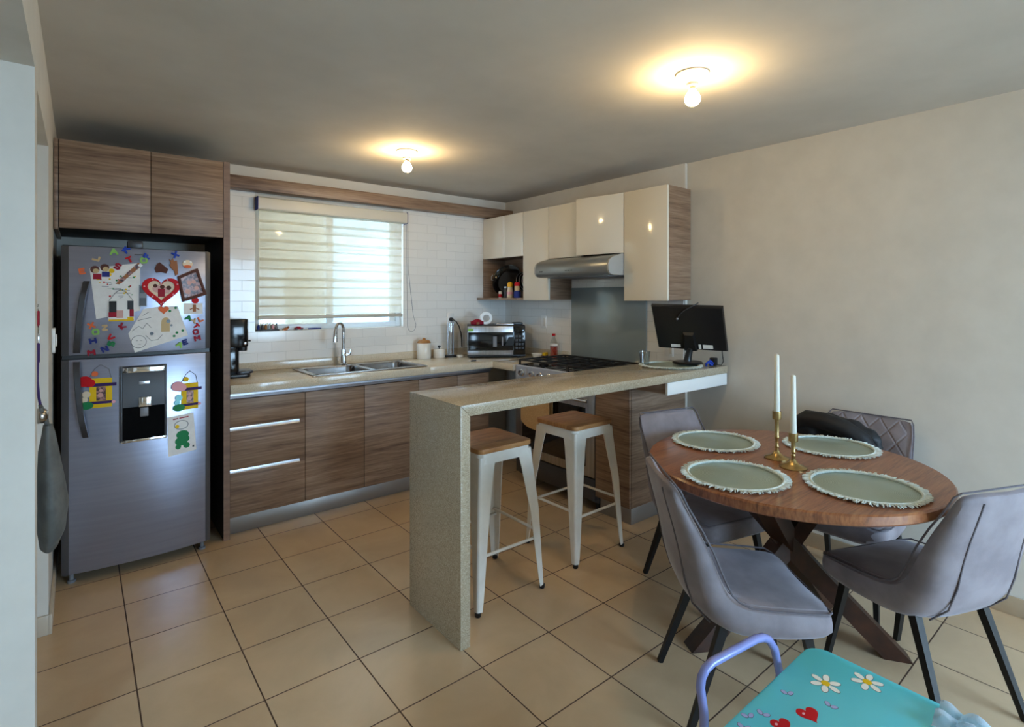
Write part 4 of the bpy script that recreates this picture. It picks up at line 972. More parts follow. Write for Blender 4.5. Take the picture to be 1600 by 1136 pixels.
for cx, cy, r in ((2.83,2.62,.042),(3.10,2.62,.034),(2.83,3.13,.036),(3.10,3.13,.042),(2.965,2.877,.05)):
    b = MB(); b.lathe([(0,.9255),(r,.9255),(r,.934),(r*.8,.936),(r*.8,.943),(0,.944)], c=(cx,cy,0), n=24); b.build('burner', 'iron', t)
for y0, y1 in ((RY0+.02, RY0+.285), (RY0+.295, RY1-.295), (RY1-.285, RY1-.02)):
    b = MB(); x0, x1 = RX+.02, XK-.08; zt = .962
    for (p, q) in (((x0,y0),(x1,y0)),((x0,y1),(x1,y1)),((x0,y0),(x0,y1)),((x1,y0),(x1,y1)),((x0,(y0+y1)/2),(x1,(y0+y1)/2)),(((x0+x1)/2,y0),((x0+x1)/2,y1)),((x0+.13,y0),(x0+.13,y1)),((x1-.13,y0),(x1-.13,y1))):
        b.tube([(p[0],p[1],zt),(q[0],q[1],zt)], .0085, sq=True)
    for px in (x0, x1):
        for py in (y0, y1): b.tube([(px,py,.9255),(px,py,zt)], .009, sq=True)
    b.build('grate', 'iron', t)
# towel on the oven handle
def tw(u, v):
    y = 2.85+.31*u
    w = .5*abs(2*u-1)**3*.10
    if v < .45: s = v/.45; return (RX-.026+.002*math.sin(9*u), y, .770-(.24)*(1-s))
    if v < .56: s = (v-.45)/.11; return (RX-.045+.020*math.cos(PI*(1-s))*-1*1.0, y, .770+.006*math.sin(PI*s))
    s = (v-.56)/.44; return (RX-.067+.002*math.sin(11*u+.5), y, .770-(.30-w)*s)
b = MB(); b.sheet(tw, 20, 18, .004); single(b, 'hand_towel', 'towel', 'beige hand towel hanging on the oven door handle', 'towel', (RX-.05, 3.0, .75))

# things behind the stove
t = thing('drink_bottle', 'clear bottle with red cap and red drink behind the stove', 'bottle', (3.19, 3.40, CZ1+.0005))
b = MB(); b.lathe([(0,0),(.030,0),(.033,.006),(.033,.12),(.030,.14),(.013,.18),(.012,.195),(0,.195)], n=28); b.build('bottle_body', 'clear', t)
b = MB(); b.lathe([(0,.002),(.0295,.003),(.0315,.008),(.0315,.105),(0,.105)], n=28); b.build('drink', 'red_food', t)
b = MB(); b.lathe([(.0335,.108),(.0336,.109),(.0330,.128),(.0325,.129)], n=28); b.build('label', 'paper', t)
b = MB(); b.lathe([(0,.1955),(.015,.1955),(.015,.215),(0,.216)], n=20); b.build('cap', 'red', t)
t = thing('small_bowl', 'small white bowl beside the drink bottle on the counter', 'bowl', (3.10, 3.52, CZ1+.0005))
b = MB(); b.lathe([(0,0),(.025,0),(.03,.004),(.05,.038),(.047,.039),(.027,.010),(0,.007)], n=28); b.build('bowl', 'ceramic', t)
t = thing('snack_box', 'small purple and yellow packet between bowl and drink bottle', 'packet', (3.18, 3.50, CZ1+.0005), .4)
b = MB(); b.box(-.03,.03,-.015,.015,0,.045,.004); b.build('box', 'yellow', t)
b = MB(); b.box(-.0302,.0302,-.0153,.0153,.006,.022,.004); b.build('purple_band', 'purple', t)
n = 24; b = MB(); b.tube([(.026*math.cos(2*PI*k/n), .026*math.sin(2*PI*k/n), .006) for k in range(n)], .006, 8, closed=True)
o = b.build('rubber_ring', 'black', None, loc=(3.235, 3.35, CZ1+.0005)); o.location = (3.235, 3.35, CZ1+.0007); 
o.data.transform(Matrix.Translation((3.235,3.35,CZ1+.0005))); tag(o, 'small black ring on the counter beside the glass splashback', 'ring')

# ------------------------------------------------------------------ cabinet at the end of the stove run, and the bar
t = thing('end_cabinet', 'dark wood base cabinet under the wall end of the bar', 'cabinet', (2.98, 2.30, 0), world=True)
b = MB(); b.box(2.70, XK-.002, 2.163, 2.452, .118, .956, .002); b.build('carcass', 'lam', t)
b = MB(); b.box(2.682, 2.70, 2.166, 2.452, .120, .95, .0015); b.build('door', 'lam', t)
b = MB(); b.box(2.730, XK-.002, 2.190, 2.452, .0005, .117, .001); b.build('kick_plate', 'kick', t)
BX, BYF, BYB, BZ = 1.212, 1.848, 2.285, 1.006
t = thing('breakfast_bar', 'speckled taupe stone breakfast bar with a waterfall leg', 'bar', (BX, 2.06, 0), world=True)
b = MB(); b.prism([(BX+.0005, BZ), (XK-.001, BZ), (XK-.001, BZ-.047), (BX+.048, BZ-.047)], BYF, BYB, 'xz', .0015); b.build('bar_top', 'quartz_bar', t)
b = MB(); b.prism([(BX, BZ-.0005), (BX+.0475, BZ-.0475), (BX+.0475, .0005), (BX, .0005)], BYF, BYB, 'xz', .0015); b.build('waterfall_leg', 'quartz_bar', t)
t = thing('shallow_cabinet', 'shallow white drawer fixed under the bar beside the wall', 'drawer unit', (2.96, 2.0, .886), world=True)
b = MB(); b.box(2.646, XK-.002, 1.872, 2.150, .888, .957, .001); b.build('body', 'lam', t)
b = MB(); b.box(2.640, XK-.002, 1.853, 1.8715, .884, .9575, .0015); b.build('front', 'white', t)

# placemats
def placemat(label, group, loc, rz=0, seed=1):
    t = thing('placemat', label, 'placemat', loc, rz, group)
    R = random.Random(seed)
    b = MB(); b.lathe([(0,.003),(.06,.0032),(.168,.003),(.172,.0015),(.168,0),(0,0)], n=64); b.build('woven_disc', 'sage', t)
    n = 72; b = MB(); b.tube([(.174*math.cos(2*PI*k/n), .174*math.sin(2*PI*k/n), .0062) for k in range(n)], .0055, 6, closed=True); b.build('binding', 'fringe', t)
    b = MB(); N = 260
    for k in range(N):
        a = 2*PI*k/N+R.uniform(-.015,.015); L = R.uniform(.018,.028); a2 = a+R.uniform(-.05,.05); wd = .0042
        p0 = Vector((.175*math.cos(a), .175*math.sin(a), .0045)); p2 = Vector(((.176+L)*math.cos(a2), (.176+L)*math.sin(a2), R.uniform(.0035,.010)))
        pm = (p0+p2)/2+Vector((0,0,R.uniform(.001,.004)))
        b.tube([p0, pm, p2], [wd*.7, wd*.6, wd*.45], 5)
    b.build('fringe', 'fringe', t)
    return t
pm = placemat('round sage placemat lying on the bar below the monitor', None, (2.985, 2.075, BZ+.0005), .3, 9)

# monitor seen from behind, with its stand
t = thing('monitor', 'black monitor seen from behind on the bar end', 'monitor', (3.08, 2.02, BZ+.006), world=True)
BL, BR, TR, TL = Vector((3.036,2.205,1.115)), Vector((3.235,1.815,1.104)), Vector((3.079,1.760,1.387)), Vector((2.880,2.150,1.398))
nrm = (BR-BL).cross(TL-BL).normalized()         # towards the dining side
if nrm.y > 0: nrm = -nrm
def slab(q, t0, t1):
    return [[p+nrm*t0 for p in q], [p+nrm*t1 for p in q]]
Q = [BL,BR,TR,TL]; ctr = sum(Q, Vector())/4
b = MB(); q2 = [ctr+(p-ctr)*.97 for p in Q]
b.loft(slab(Q,-.030,-.008)); b.loft([[p+nrm*-.0079 for p in Q],[p+nrm*.004 for p in q2]]); b.build('monitor_case', 'black', t)
b = MB(); b.loft([[ctr+(p-ctr)*.945+nrm*-.0305 for p in Q],[ctr+(p-ctr)*.945+nrm*-.0312 for p in Q]]); b.build('screen', 'screen_tint', t)
def onback(u, v, h=.005): return BL+(BR-BL)*u+(TL-BL)*v+nrm*h
for u0, u1, v0, v1 in ((.20,.34,.05,.12),(.60,.635,.03,.14),(.66,.80,.05,.14)):
    b = MB(); b.loft([[onback(u0,v0,.0042),onback(u1,v0,.0042),onback(u1,v1,.0042),onback(u0,v1,.0042)],[onback(u0,v0,.0055),onback(u1,v0,.0055),onback(u1,v1,.0055),onback(u0,v1,.0055)]]); b.build('sticker', 'ceramic', t)
b = MB(); b.loft([[onback(.38,.0,.004),onback(.58,.0,.004),onback(.56,.42,.004),onback(.40,.42,.004)],[onback(.40,.02,.026),onback(.56,.02,.026),onback(.54,.38,.022),onback(.42,.38,.022)]]); b.build('rear_bulge', 'black_metal', t)
b = MB(); b.lathe([(0,0),(.095,0),(.098,.004),(.090,.012),(0,.014)], c=(3.11, 2.03, BZ+.0145), n=36); b.build('stand_base', 'black', t)
sp = onback(.48,.06,.012); b = MB(); b.tube([(3.11,2.03,BZ+.026), (3.115,2.025,BZ+.07), tuple(sp)], [.026,.022,.020], 12); b.build('stand_neck', 'black', t)
t = thing('monitor_cable', 'thin grey cable looping over the top of the monitor', 'cable', (2.98, 1.95, 1.40), world=True)
b = MB(); b.tube([onback(.36,.76,.012),onback(.40,.85,.012),onback(.47,.94,.013),onback(.56,1.012,.010),onback(.62,1.03,-.012),onback(.66,1.022,-.042)], .0035, 8); b.build('cable', 'dark_grey', t)
b = MB(); b.ball(tuple(onback(.355,.745,.0135)), .0085); b.build('connector', 'mid_grey', t)
b = MB(); pts = [(3.13,1.905,BZ+.006),(3.12,1.90,BZ+.022),(3.15,1.89,BZ+.040),(3.175,1.885,BZ+.022),(3.165,1.90,BZ+.008),(3.14,1.89,BZ+.030),(3.16,1.88,BZ+.010)]
b.tube(pts, .007, 8); single(b, 'coiled_cable', 'blue', 'blue coiled cable on the bar under the monitor', 'cable', (3.15, 1.90, BZ))
t = thing('power_adapter', 'black power adapter with a thin cord beside the wall on the bar', 'adapter', (3.22, 1.90, BZ+.0005), world=True)
b = MB(); b.box(3.195, 3.235, 1.885, 1.925, BZ+.0006, BZ+.055, .006); b.build('adapter_body', 'black', t)
b = MB(); b.tube([(3.215,1.884,BZ+.01),(3.235,1.862,BZ+.006),(3.262,1.862,BZ+.03),(3.270,1.875,BZ+.075),(3.262,1.872,BZ+.097)], .003, 8); b.build('cord', 'black', t)
t = thing('clear_cup', 'clear crumpled plastic cup behind the round placemat on the bar', 'cup', (2.90, 2.215, BZ+.0005))
b = MB(); b.lathe([(.0,.001),(.028,.001),(.037,.088),(.038,.09),(.036,.09),(.027,.004),(0,.003)], n=24); b.build('cup', 'clear', t)

# ------------------------------------------------------------------ bar stools
def make_stool(label, x, y, rz):
    H = .742
    t = thing('bar_stool', label, 'stool', (x, y, 0), rz, 'bar stools under the bar')
    b = MB(); pts = rrect(-.164,.164,-.164,.164,.032)
    b.prism(pts, H-.024, H, 'xy', .004); b.build('seat', 'oak', t)
    # apron: a rounded square band
    b = MB(); n1 = rrect(-.158,.158,-.158,.158,.042); n2 = rrect(-.166,.166,-.166,.166,.044)
    i1 = rrect(-.152,.152,-.152,.152,.04)
    b.loft([[(p[0],p[1],H-.0245) for p in n1], [(p[0],p[1],H-.072) for p in n2], [(p[0]*.975,p[1]*.975,H-.072) for p in n2], [(p[0],p[1],H-.030) for p in i1]]); b.build('apron', 'white_metal', t)
    legz = [(H-.040,.160,.094),(H-.12,.1665,.080),(.40,.188,.060),(.06,.203,.034),(.016,.205,.028)]
    for sx, sy in ((-1,-1),(1,-1),(1,1),(-1,1)):
        b = MB(); rings = []
        for z, c, w in legz:
            o_ = arc(c-.014, c-.014, .014, 0, PI/2, 4); q = .0045
            outer = [(c, c-w)] + o_ + [(c-w, c)]
            inner = [(c-w, c-q)] + [(c-.014+(.014-q)*math.cos(a), c-.014+(.014-q)*math.sin(a)) for a in [PI/2*(1-i/4) for i in range(5)]] + [(c-q, c-w)]
            rings.append([(sx*p[0], sy*p[1], z) for p in outer+inner])
        b.loft(rings); lg = b.build('leg', 'white_metal', t)
        b = MB(); b.lathe([(0,0),(.013,0),(.015,.006),(.015,.018),(0,.020)], c=(sx*.195, sy*.195, 0), n=12); b.build('foot_pad', 'black', lg)
    for z, c in ((.255,.190),):
        for a in range(4):
            R_ = Matrix.Rotation(a*PI/2, 4, 'Z')
            b = MB(); b.tube([R_ @ Vector((-c, c-.010, z+(.03 if a%2 else 0))), R_ @ Vector((c, c-.010, z+(.03 if a%2 else 0)))], .0075, 8); b.build('footrest_rail', 'white_metal', t)
    return t
make_stool('white metal stool with wood seat nearest the stone bar leg', 1.602, 2.197, 0)
make_stool('white metal stool with wood seat nearest the dark end cabinet', 2.258, 2.232, .02)

# ------------------------------------------------------------------ dining table and settings
TC = (2.345, 1.05); TR_ = .568; TZ = .75
t = thing('dining_table', 'round brown wooden dining table with crossed legs', 'table', (TC[0], TC[1], 0))
b = MB(); b.lathe([(0,TZ-.040),(TR_-.006,TZ-.040),(TR_,TZ-.034),(TR_,TZ-.006),(TR_-.006,TZ),(0,TZ)], n=96); b.build('tabletop', 'walnut', t)
for deg in (-57, 150, 0):
    a = math.radians(deg); dx, dy = math.cos(a), math.sin(a); px, py = -dy, dx
    b = MB(); f0, f1 = .40, -.26; w, h = .038, .05
    def sec(r, z): return [(dx*(r-h)+px*w, dy*(r-h)+py*w, z), (dx*(r-h)-px*w, dy*(r-h)-py*w, z), (dx*(r+h)-px*w, dy*(r+h)-py*w, z), (dx*(r+h)+px*w, dy*(r+h)+py*w, z)]
    b.loft([sec(f0, .0005), sec((f0+f1)/2, .335), sec(f1, TZ-.0405)]); b.build('leg', 'walnut_dark', t)
b = MB(); b.lathe([(0,TZ-.065),(.25,TZ-.065),(.25,TZ-.0405),(0,TZ-.0405)], n=48); b.build('mounting_plate', 'walnut_dark', t)
for i, (x, y, lab) in enumerate(((2.395,1.412,'round sage placemat at the far left of the table, near the bar'), (1.990,1.090,'round sage placemat at the near left of the table beside the brass candlesticks'), (2.730,1.020,'round sage placemat in front of the black jacket'), (2.240,.722,'round sage placemat nearest the camera on the right of the table'))):
    placemat(lab, 'placemats on the dining table', (x, y, TZ+.0005), .5*i, 20+i)
def candlestick(label, x, y, h, br):
    t = thing('candlestick', label, 'candlestick', (x, y, TZ+.0005), 0, 'brass candlesticks')
    b = MB(); b.lathe([(0,0),(br,0),(br,.004),(br*.9,.007),(br*.5,.014),(.014,.026),(.011,.032),(0,.032)], n=36); b.build('base', 'brass', t)
    b = MB(); b.lathe([(0,.031),(.0095,.031),(.0075,.045),(.010,.050),(.007,.056),(.0075,h*.42),(.011,h*.45),(.0085,h*.48),(.0085,h-.040),(.011,h-.034),(0,h-.034)], n=24); b.build('stem', 'brass', t)
    b = MB(); b.lathe([(0,h-.034),(.0175,h-.034),(.0185,h-.030),(.0185,h),(.0135,h),(.0135,h-.012),(0,h-.012)], n=24); b.build('cup', 'brass', t)
    return t
def candle(label, x, y, z, L):
    t = thing('candle', label, 'candle', (x, y, z), 0, 'white taper candles')
    b = MB(); b.lathe([(0,0),(.0115,0),(.0125,.004),(.0098,L-.006),(.007,L),(0,L-.001)], n=24); b.build('taper', 'wax', t)
    b = MB(); b.tube([(0,0,L-.001),(.001,0,L+.006)], .0009, 6); b.build('wick', 'paper', t)
candlestick('taller brass candlestick, farther from the camera', 2.362, 1.098, .205, .050); candle('white candle standing in the taller brass candlestick', 2.362, 1.098, TZ+.1945, .258)
candlestick('shorter brass candlestick, nearer the camera', 2.285, .995, .142, .052); candle('white candle standing in the shorter brass candlestick', 2.285, .995, TZ+.1315, .250)

# ------------------------------------------------------------------ dining chairs
def make_chair(label, x, y, face, quilt=False):
    """bucket chair; local +Y is the front; face = direction the sitter looks (room angle)"""
    t = thing('dining_chair', label, 'chair', (x, y, 0), face-PI/2, 'velvet dining chairs')
    # centre line of the padded shell seen from the side: (y, z, width, thickness, wrap)
    prof = [(.218,.385,.445,.085,0),(.175,.380,.462,.112,.003),(.09,.376,.470,.122,.009),(0,.374,.470,.126,.015),(-.085,.376,.462,.126,.022),(-.15,.396,.452,.118,.030),(-.20,.440,.444,.104,.038),
            (-.230,.51,.436,.088,.042),(-.252,.60,.428,.072,.036),(-.274,.68,.418,.060,.024),(-.297,.755,.405,.048,.010),(-.313,.808,.390,.040,.006),(-.320,.829,.365,.024,.004)]
    P = [Vector((0, p[0], p[1])) for p in prof]
    def frame(i):
        a = P[max(0,i-1)]; c = P[min(len(P)-1,i+1)]; tg = (c-a).normalized()
        return Vector((0, -tg.z, tg.y))*-1     # points to the sitter's side
    rings = []; rim = [[], []]; inner = []
    K = 10
    for i, (y_, z_, w, th, wr) in enumerate(prof):
        n = frame(i)
        if n.z < 0 and i < 5: n = -n
        if i >= 5 and n.y < 0: n = -n
        ring = []
        up, lo = [], []
        for k in range(K+1):
            s = -1+2*k/K
            lift = wr*abs(s)**2.2
            e = (1-abs(s)**7)                  # round the outer edge
            up.append(P[i]+Vector((s*w/2,0,0))+n*(lift+th/2*(.90+.10*e)-.010*(1-s*s)))
            lo.append(P[i]+Vector((s*w/2*(.985),0,0))+n*(lift*.8-th/2*(.55+.45*e)))
        ring = up+list(reversed(lo)); rings.append(ring)
        rim[0].append(up[0]); rim[1].append(up[-1]); inner.append((P[i], n, w, th, wr))
    b = MB(); b.loft(rings); b.build('shell', 'velvet', t, angle=1.2, subdiv=1)
    # inner pads
    def pad(i0, i1, h, inset, nm, mat):
        rg = []
        N = i1-i0
        for i in range(i0, i1+1):
            p, n, w, th, wr = inner[i]; e = (i-i0)/N; ed = 1-abs(2*e-1)**6
            up, lo = [], []
            for k in range(K+1):
                s = -1+2*k/K; ww = (w/2-inset); lift = wr*abs(s*.9)**2.2
                base = p+Vector((s*ww,0,0))+n*(lift+th/2-.012*(1-s*s)-.006)
                bulge = h*(1-abs(s)**4)*ed
                up.append(base+n*(bulge+.004)); lo.append(base-n*.012)
            rg.append(up+list(reversed(lo)))
        b = MB(); b.loft(rg); return b.build(nm, mat, t, angle=1.2, subdiv=1)
    pad(0, 5, .016, .022, 'seat', 'velvet'); pad(6, 12, .012, .024, 'backrest', 'velvet_quilt' if quilt else 'velvet')
    # piping around the rim, seams down the back
    fr = [Vector((s_*.200, .200, rim[0][0].z-.001)) for s_ in (-1, 1)]
    loop = [fr[0]] + [p*1. for p in rim[0][1:]] + list(reversed(rim[1][1:])) + [fr[1]]
    b = MB(); b.tube(loop, .0035, 6, closed=True); b.build('piping', 'velvet_dark', t)
    b = MB()
    for s in (-.62, .62):
        pts = []
        for i in range(5, 12):
            p, n, w, th, wr = inner[i]; lift = wr*abs(s)**2.2; e = 1-abs(s)**7
            pts.append(p+Vector((s*w/2*.985,0,0))+n*(lift*.8-th/2*(.55+.45*e)))
        b.tube(pts, .003, 6)
    b.build('back_seams', 'velvet_dark', t)
    for sx, fy, ty in ((-1,-.262,-.13),(1,-.262,-.13),(-1,.200,.13),(1,.200,.13)):
        b = MB(); b.tube([(sx*.155, ty, .372), (sx*.185, fy, .0005)], [.021,.0135], sq=True); b.build('leg', 'black_metal', t)
    b = MB(); b.box(-.17,.17,-.145,.145,.350,.364,.004); b.build('under_frame', 'black_metal', t)
    return t
make_chair('grey velvet chair in the foreground turned sideways, left of the table', 1.878, .988, math.radians(-40))
make_chair('grey velvet chair in front of the right wall edge, its back to the camera', 2.442, .635, math.radians(67))
make_chair('grey velvet chair between the bar and the table', 2.43, 1.465, math.radians(-104))
make_chair('quilted grey velvet chair by the wall with the black jacket on it', 2.94, 1.02, math.radians(180), True)

# jacket over the chair by the wall
t = thing('jacket', 'black jacket bundled against the backrest of the quilted chair', 'jacket', (3.06, 1.06, .54), world=True)
def lump(name, balls, mat, seed, vox=.011):
    R = random.Random(seed); b = MB()
    for c, r, sc, a in balls: b.ball(c, r, sc, 20, Matrix.Rotation(a, 3, 'X'))
    o = b.build(name, mat, t, angle=3.2)
    m = o.modifiers.new('remesh', 'REMESH'); m.mode = 'VOXEL'; m.voxel_size = vox; m.use_smooth_shade = True
    tx = bpy.data.textures.new(name+'_folds', 'CLOUDS'); tx.noise_scale = .06
    d = o.modifiers.new('folds', 'DISPLACE'); d.texture = tx; d.strength = .035; d.mid_level = .5; d.texture_coords = 'LOCAL'
    sm = o.modifiers.new('soft', 'SMOOTH'); sm.iterations = 2
    return o
lump('jacket_body', [((3.082,1.09,.68), .11, (.52,1.65,1.25), .1), ((3.075,1.18,.775), .085, (.58,1.4,.75), -.15), ((3.068,1.03,.765), .08, (.62,1.5,.7), .3), ((3.07,1.265,.735), .085, (.58,1.0,.9), 0)], 'jacket', 1)
b = MB(); b.tube([(3.05,1.315,.765),(3.03,1.245,.805),(3.02,1.15,.805),(3.02,1.06,.785),(3.02,.98,.74),(3.03,.93,.66)], [.032,.044,.046,.044,.042,.034], 14); b.build('sleeve', 'jacket', t, angle=1.5)
# blue-grey garment lying on that chair's seat
def gm(u, v):
    x = 2.73+.25*u; y = .88+.24*v
    return (x, y, .490+.030*math.sin(PI*u)*math.sin(PI*v)+.010*math.sin(14*u+6*v)+.007*math.sin(9*v-11*u))
b = MB(); b.sheet(gm, 26, 22, .010); single(b, 'folded_garment', noisy('denim_blue', srgb(92,102,134), srgb(110,120,152), (40,40,40), rough=.85), 'blue-grey garment crumpled on the seat of the quilted chair', 'garment', (2.75, .92, .49), angle=1.5)

# ------------------------------------------------------------------ children's table and chair in the foreground
CT_Z = .50; X0, X1, Y0, Y1 = .93, 1.566, .02, .634
t = thing('kids_table', 'turquoise printed children\'s table in the foreground', 'table', (1.25, .33, 0), world=True)
b = MB(); b.prism(rrect(X0, X1, Y0, Y1, .05, 8), CT_Z-.020, CT_Z, 'xy', .006); b.build('tabletop', 'teal', t)
for x in (X0+.06, X1-.06):
    b = MB(); b.tube([(x,Y0+.05,.012),(x,Y0+.07,CT_Z-.04),(x,Y0+.11,CT_Z-.031),(x,Y1-.11,CT_Z-.031),(x,Y1-.07,CT_Z-.04),(x,Y1-.05,.012)], .011, 10); b.build('leg_frame', 'lavender_tube', t)
zt = CT_Z+.0003
def flower(cx, cy, s, a0):
    f = MB(); o_ = MB(); 
    for k in range(6):
        a = a0+k*PI/3; ex, ey = cx+.62*s*math.cos(a), cy+.62*s*math.sin(a)
        def pet(L, w): return [(ex+L*math.cos(q)*math.cos(a)-w*math.sin(q)*math.sin(a), ey+L*math.cos(q)*math.sin(a)+w*math.sin(q)*math.cos(a)) for q in [2*PI*i/16 for i in range(16)]]
        o_.prism(pet(.40*s,.235*s), zt-.0006, zt, 'xy'); f.prism(pet(.365*s,.205*s), zt-.0006, zt+.0004, 'xy')
    return f, o_
for cx, cy, a in ((1.426,.544,.3),(1.511,.481,.1)):
    f, o_ = flower(cx, cy, .036, a); pr_ = o_.build('daisy_print', 'outline', t); f.build('petals', 'petal', pr_)
    b = MB(); b.prism([(cx+.010*math.cos(q), cy+.010*math.sin(q)) for q in [2*PI*i/16 for i in range(16)]], zt-.0006, zt+.0009, 'xy'); b.build('centre', 'yellow', pr_)
b = MB(); b2 = MB()
for cx, cy, a in ((1.315,.585,.6),(1.351,.507,0),(1.175,.608,.9),(1.205,.593,.2),(1.135,.60,.4)):
    for d in (-.75,.75):
        q0 = a+d
        for m_, r1, r2, dz in ((b,.0090,.0060,.0),(b2,.0080,.0050,.0004)):
            ex, ey = cx+.0105*math.cos(q0), cy+.0105*math.sin(q0)
            m_.prism([(ex+r1*math.cos(q)*math.cos(q0)-r2*math.sin(q)*math.sin(q0), ey+r1*math.cos(q)*math.sin(q0)+r2*math.sin(q)*math.cos(q0)) for q in [2*PI*i/12 for i in range(12)]], zt-.0006, zt+dz, 'xy')
p_ = b.build('petal_print', 'outline', t); b2.build('lilac_fill', 'lilac', p_)
for cx, cy, s in ((1.291,.528,.027),(1.212,.553,.024)):
    a = -.5; H_ = [(cx+ (x-cx)*math.cos(a)-(z-cy)*math.sin(a), cy+(x-cx)*math.sin(a)+(z-cy)*math.cos(a)) for x, z in heart(cx, cy, s)]
    b = MB(); b.prism(H_, zt-.0006, zt+.0004, 'xy'); h_ = b.build('heart_print', 'red', t)
    b = MB(); b.prism([(cx-.008+.004*math.cos(q), cy+.008+.003*math.sin(q)) for q in [2*PI*i/10 for i in range(10)]], zt, zt+.0008, 'xy'); b.build('heart_shine', 'pink', h_)
R = random.Random(11); ph = [R.uniform(0,6) for _ in range(6)]
b = MB(); b.sheet(lambda u, v: (1.455+.10*u, .255+.085*v, CT_Z+.004+.020*abs(math.sin(6*u+ph[0])*math.sin(5*v+ph[1]))+.010*abs(math.sin(15*u+9*v))*math.sin(PI*u)), 18, 14, .0006)
single(b, 'plastic_wrapper', 'plastic_film', 'crumpled clear plastic wrapper on the turquoise children\'s table', 'wrapper', (1.5, .30, CT_Z))
t = thing('kids_chair', 'lavender metal tube children\'s chair tucked behind the turquoise table', 'chair', (1.30, .66, 0), world=True)
pts = [(1.175,.735,.010),(1.168,.715,.30),(1.145,.703,.47),(1.125,.700,.540),(1.128,.699,.562),(1.142,.697,.578),(1.165,.694,.585),(1.33,.672,.585),(1.358,.668,.580),(1.385,.666,.566),(1.415,.664,.53),(1.455,.668,.44),(1.475,.69,.30),(1.48,.71,.010)]
b = MB(); b.tube(pts, .0105, 12); b.build('back_tube', 'lavender_tube', t, angle=1.2)
b = MB(); b.prism(rrect(1.19, 1.46, .43, .685, .04, 6), .268, .290, 'xy', .006); b.build('seat', 'teal', t)
b = MB(); b.tube([(1.20,.45,.010),(1.21,.46,.20),(1.215,.47,.257),(1.24,.50,.257),(1.41,.50,.257),(1.435,.47,.257),(1.44,.46,.20),(1.45,.45,.010)], .010, 10); b.build('front_leg_frame', 'lavender_tube', t)

# ------------------------------------------------------------------ ceiling lamps
def lamp(label, x, y):
    t = thing('ceiling_lamp', label, 'lamp', (x, y, ZC-.0005), 0, 'bare bulbs on the ceiling')
    b = MB(); b.lathe([(0,0),(.066,0),(.068,-.006),(.062,-.012),(.050,-.016),(.034,-.030),(.024,-.040),(.024,-.052),(0,-.052)], n=36); b.build('porcelain_holder', 'ceramic', t)
    b = MB(); b.lathe([(0,-.0525),(.0135,-.0525),(.0135,-.066),(0,-.066)], n=20); b.build('bulb_cap', 'nickel', t)
    b = MB(); b.lathe([(.0125,-.0665),(.016,-.074),(.027,-.090),(.0315,-.104),(.030,-.118),(.021,-.130),(.010,-.1345),(0,-.1352)], n=28); b.build('bulb', 'bulb', t)
lamp('lit bare bulb lamp on the ceiling over the dining side', 2.004, 1.284)
lamp('lit bare bulb lamp on the ceiling over the kitchen floor', 1.636, 3.121)

# ------------------------------------------------------------------ bag, keys and switch by the left door
def bagring(z, cx, cy, rx, ry, n=20, wob=0): return [(cx+rx*math.cos(2*PI*i/n)*(1+wob*math.sin(3*2*PI*i/n+z*20)), cy+ry*math.sin(2*PI*i/n)*(1+wob*math.cos(4*2*PI*i/n)), z) for i in range(n)]
t = thing('cloth_bag', 'grey cloth bag hanging from the silver door knob', 'bag', (-.075, 2.56, .55), world=True)
b = MB(); b.loft([bagring(.545,-.085,2.60,.012,.05), bagring(.55,-.085,2.60,.026,.09,wob=.05), bagring(.60,-.078,2.60,.040,.125,wob=.06), bagring(.70,-.076,2.60,.044,.13,wob=.06), bagring(.80,-.080,2.59,.038,.11,wob=.06), bagring(.90,-.085,2.565,.028,.07,wob=.08), bagring(.97,-.086,2.54,.018,.035,wob=.08), bagring(1.00,-.087,2.525,.013,.022,wob=.05)]); b.build('bag_body', 'bag', t, angle=1.5)
b = MB(); b.tube([(-.087,2.525,.995),(-.096,2.505,1.03),(-.104,2.502,1.064),(-.106,2.52,1.072),(-.104,2.536,1.062),(-.092,2.54,1.03),(-.087,2.53,.995)], .006, 8); b.build('strap', 'bag', t)
t = thing('key_lanyard', 'purple lanyard with a red tag hanging beside the silver door knob', 'lanyard', (-.115, 2.52, 1.2), world=True)
b = MB(); b.tube([(-.165,2.52,1.418),(-.112,2.52,1.420),(-.112,2.52,1.428)], .003, 8); b.build('hook', 'nickel', t)
b = MB(); b.box(-.116,-.108,2.508,2.532,1.352,1.405,.003); b.build('red_tag', 'crimson', t)
b = MB(); b.tube([(-.112,2.52,1.412),(-.112,2.52,1.352)], .0015, 6); b.tube([(-.112,2.52+.010*math.cos(q),1.338+.012*math.sin(q)) for q in [2*PI*i/12 for i in range(12)]], .0025, 6, closed=True); b.box(-.116,-.108,2.510,2.530,1.292,1.322,.003); b.build('clip', 'chrome', t)
b = MB(); b.box(-.117,-.107,2.507,2.533,1.222,1.291,.004); b.build('dark_sleeve', 'purple', t)
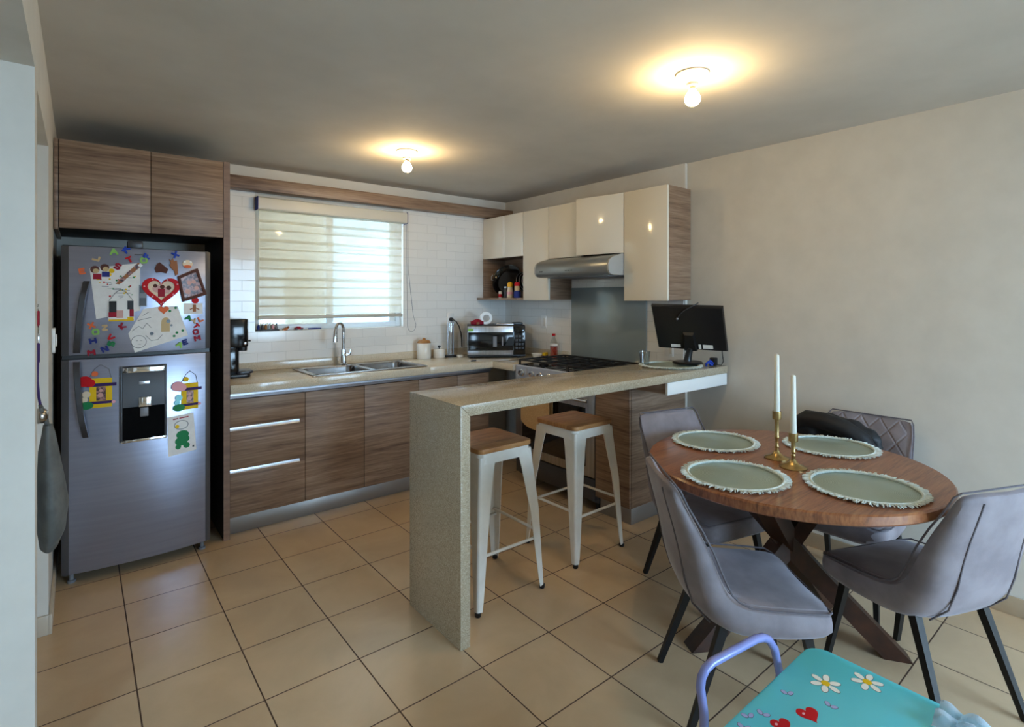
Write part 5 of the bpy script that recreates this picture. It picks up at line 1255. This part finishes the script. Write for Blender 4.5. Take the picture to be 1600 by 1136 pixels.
b = MB(); b.tube([(-.113,2.515,1.224),(-.114,2.512,1.16),(-.110,2.515,1.10),(-.106,2.518,1.074)], .004, 8); b.build('cord', 'purple', t)
t = thing('light_switch', 'white light switch plate on the wall beside the fridge', 'switch', (XL, 3.42, 1.24), world=True)
b = MB(); b.prism(rrect(3.375, 3.455, 1.185, 1.305, .012), XL+.0005, XL+.014, 'yz', .003); b.build('plate', 'white', t)
b = MB(); b.box(XL+.0138, XL+.020, 3.40, 3.43, 1.215, 1.275, .003); b.build('rocker', 'ceramic', t)

# ------------------------------------------------------------------ light and camera
wd = bpy.data.worlds.new('World'); SC.world = wd; wd.use_nodes = True
bg = wd.node_tree.nodes['Background']; bg.inputs[0].default_value = (.56, .76, 1.0, 1); bg.inputs[1].default_value = 15.
def portal(nm, loc, rot, sx, sy):
    L = bpy.data.lights.new(nm, 'AREA'); L.shape = 'RECTANGLE'; L.size = sx; L.size_y = sy; L.cycles.is_portal = True
    o = bpy.data.objects.new(nm, L); COL.objects.link(o); o.location = loc; o.rotation_euler = rot
portal('patio_daylight', ((PX0+PX1)/2, YF-.16, PZ/2), (PI/2,0,0), PX1-PX0, PZ)
portal('added_window_portal', (-1.61, .05, 1.5), (PI/2,0,-PI/2), .7, 1.2)  # sky portal at the added side-room window
cam = bpy.data.cameras.new('Camera'); co = bpy.data.objects.new('Camera', cam); COL.objects.link(co)
co.location = (0, 0, 1.45); co.rotation_euler = (PI/2, 0, -.6829)
cam.sensor_fit = 'HORIZONTAL'; cam.sensor_width = 36; cam.lens = 838.54/1600*36
cam.shift_x = (800-805.95)/1600; cam.shift_y = -(568-465.46)/1600
cam.clip_start = .02
SC.camera = co
vs = SC.view_settings
vs.view_transform = 'Standard'; vs.look = 'None'; vs.gamma = 1; vs.use_curve_mapping = False
vs.exposure = 0.92
SC.cycles.max_bounces = 10; SC.cycles.diffuse_bounces = 6; SC.cycles.glossy_bounces = 5; SC.cycles.transmission_bounces = 8; SC.cycles.transparent_max_bounces = 12
SC.cycles.caustics_reflective = False; SC.cycles.caustics_refractive = False
SC.cycles.sample_clamp_indirect = 8
SC.cycles.use_denoising = True
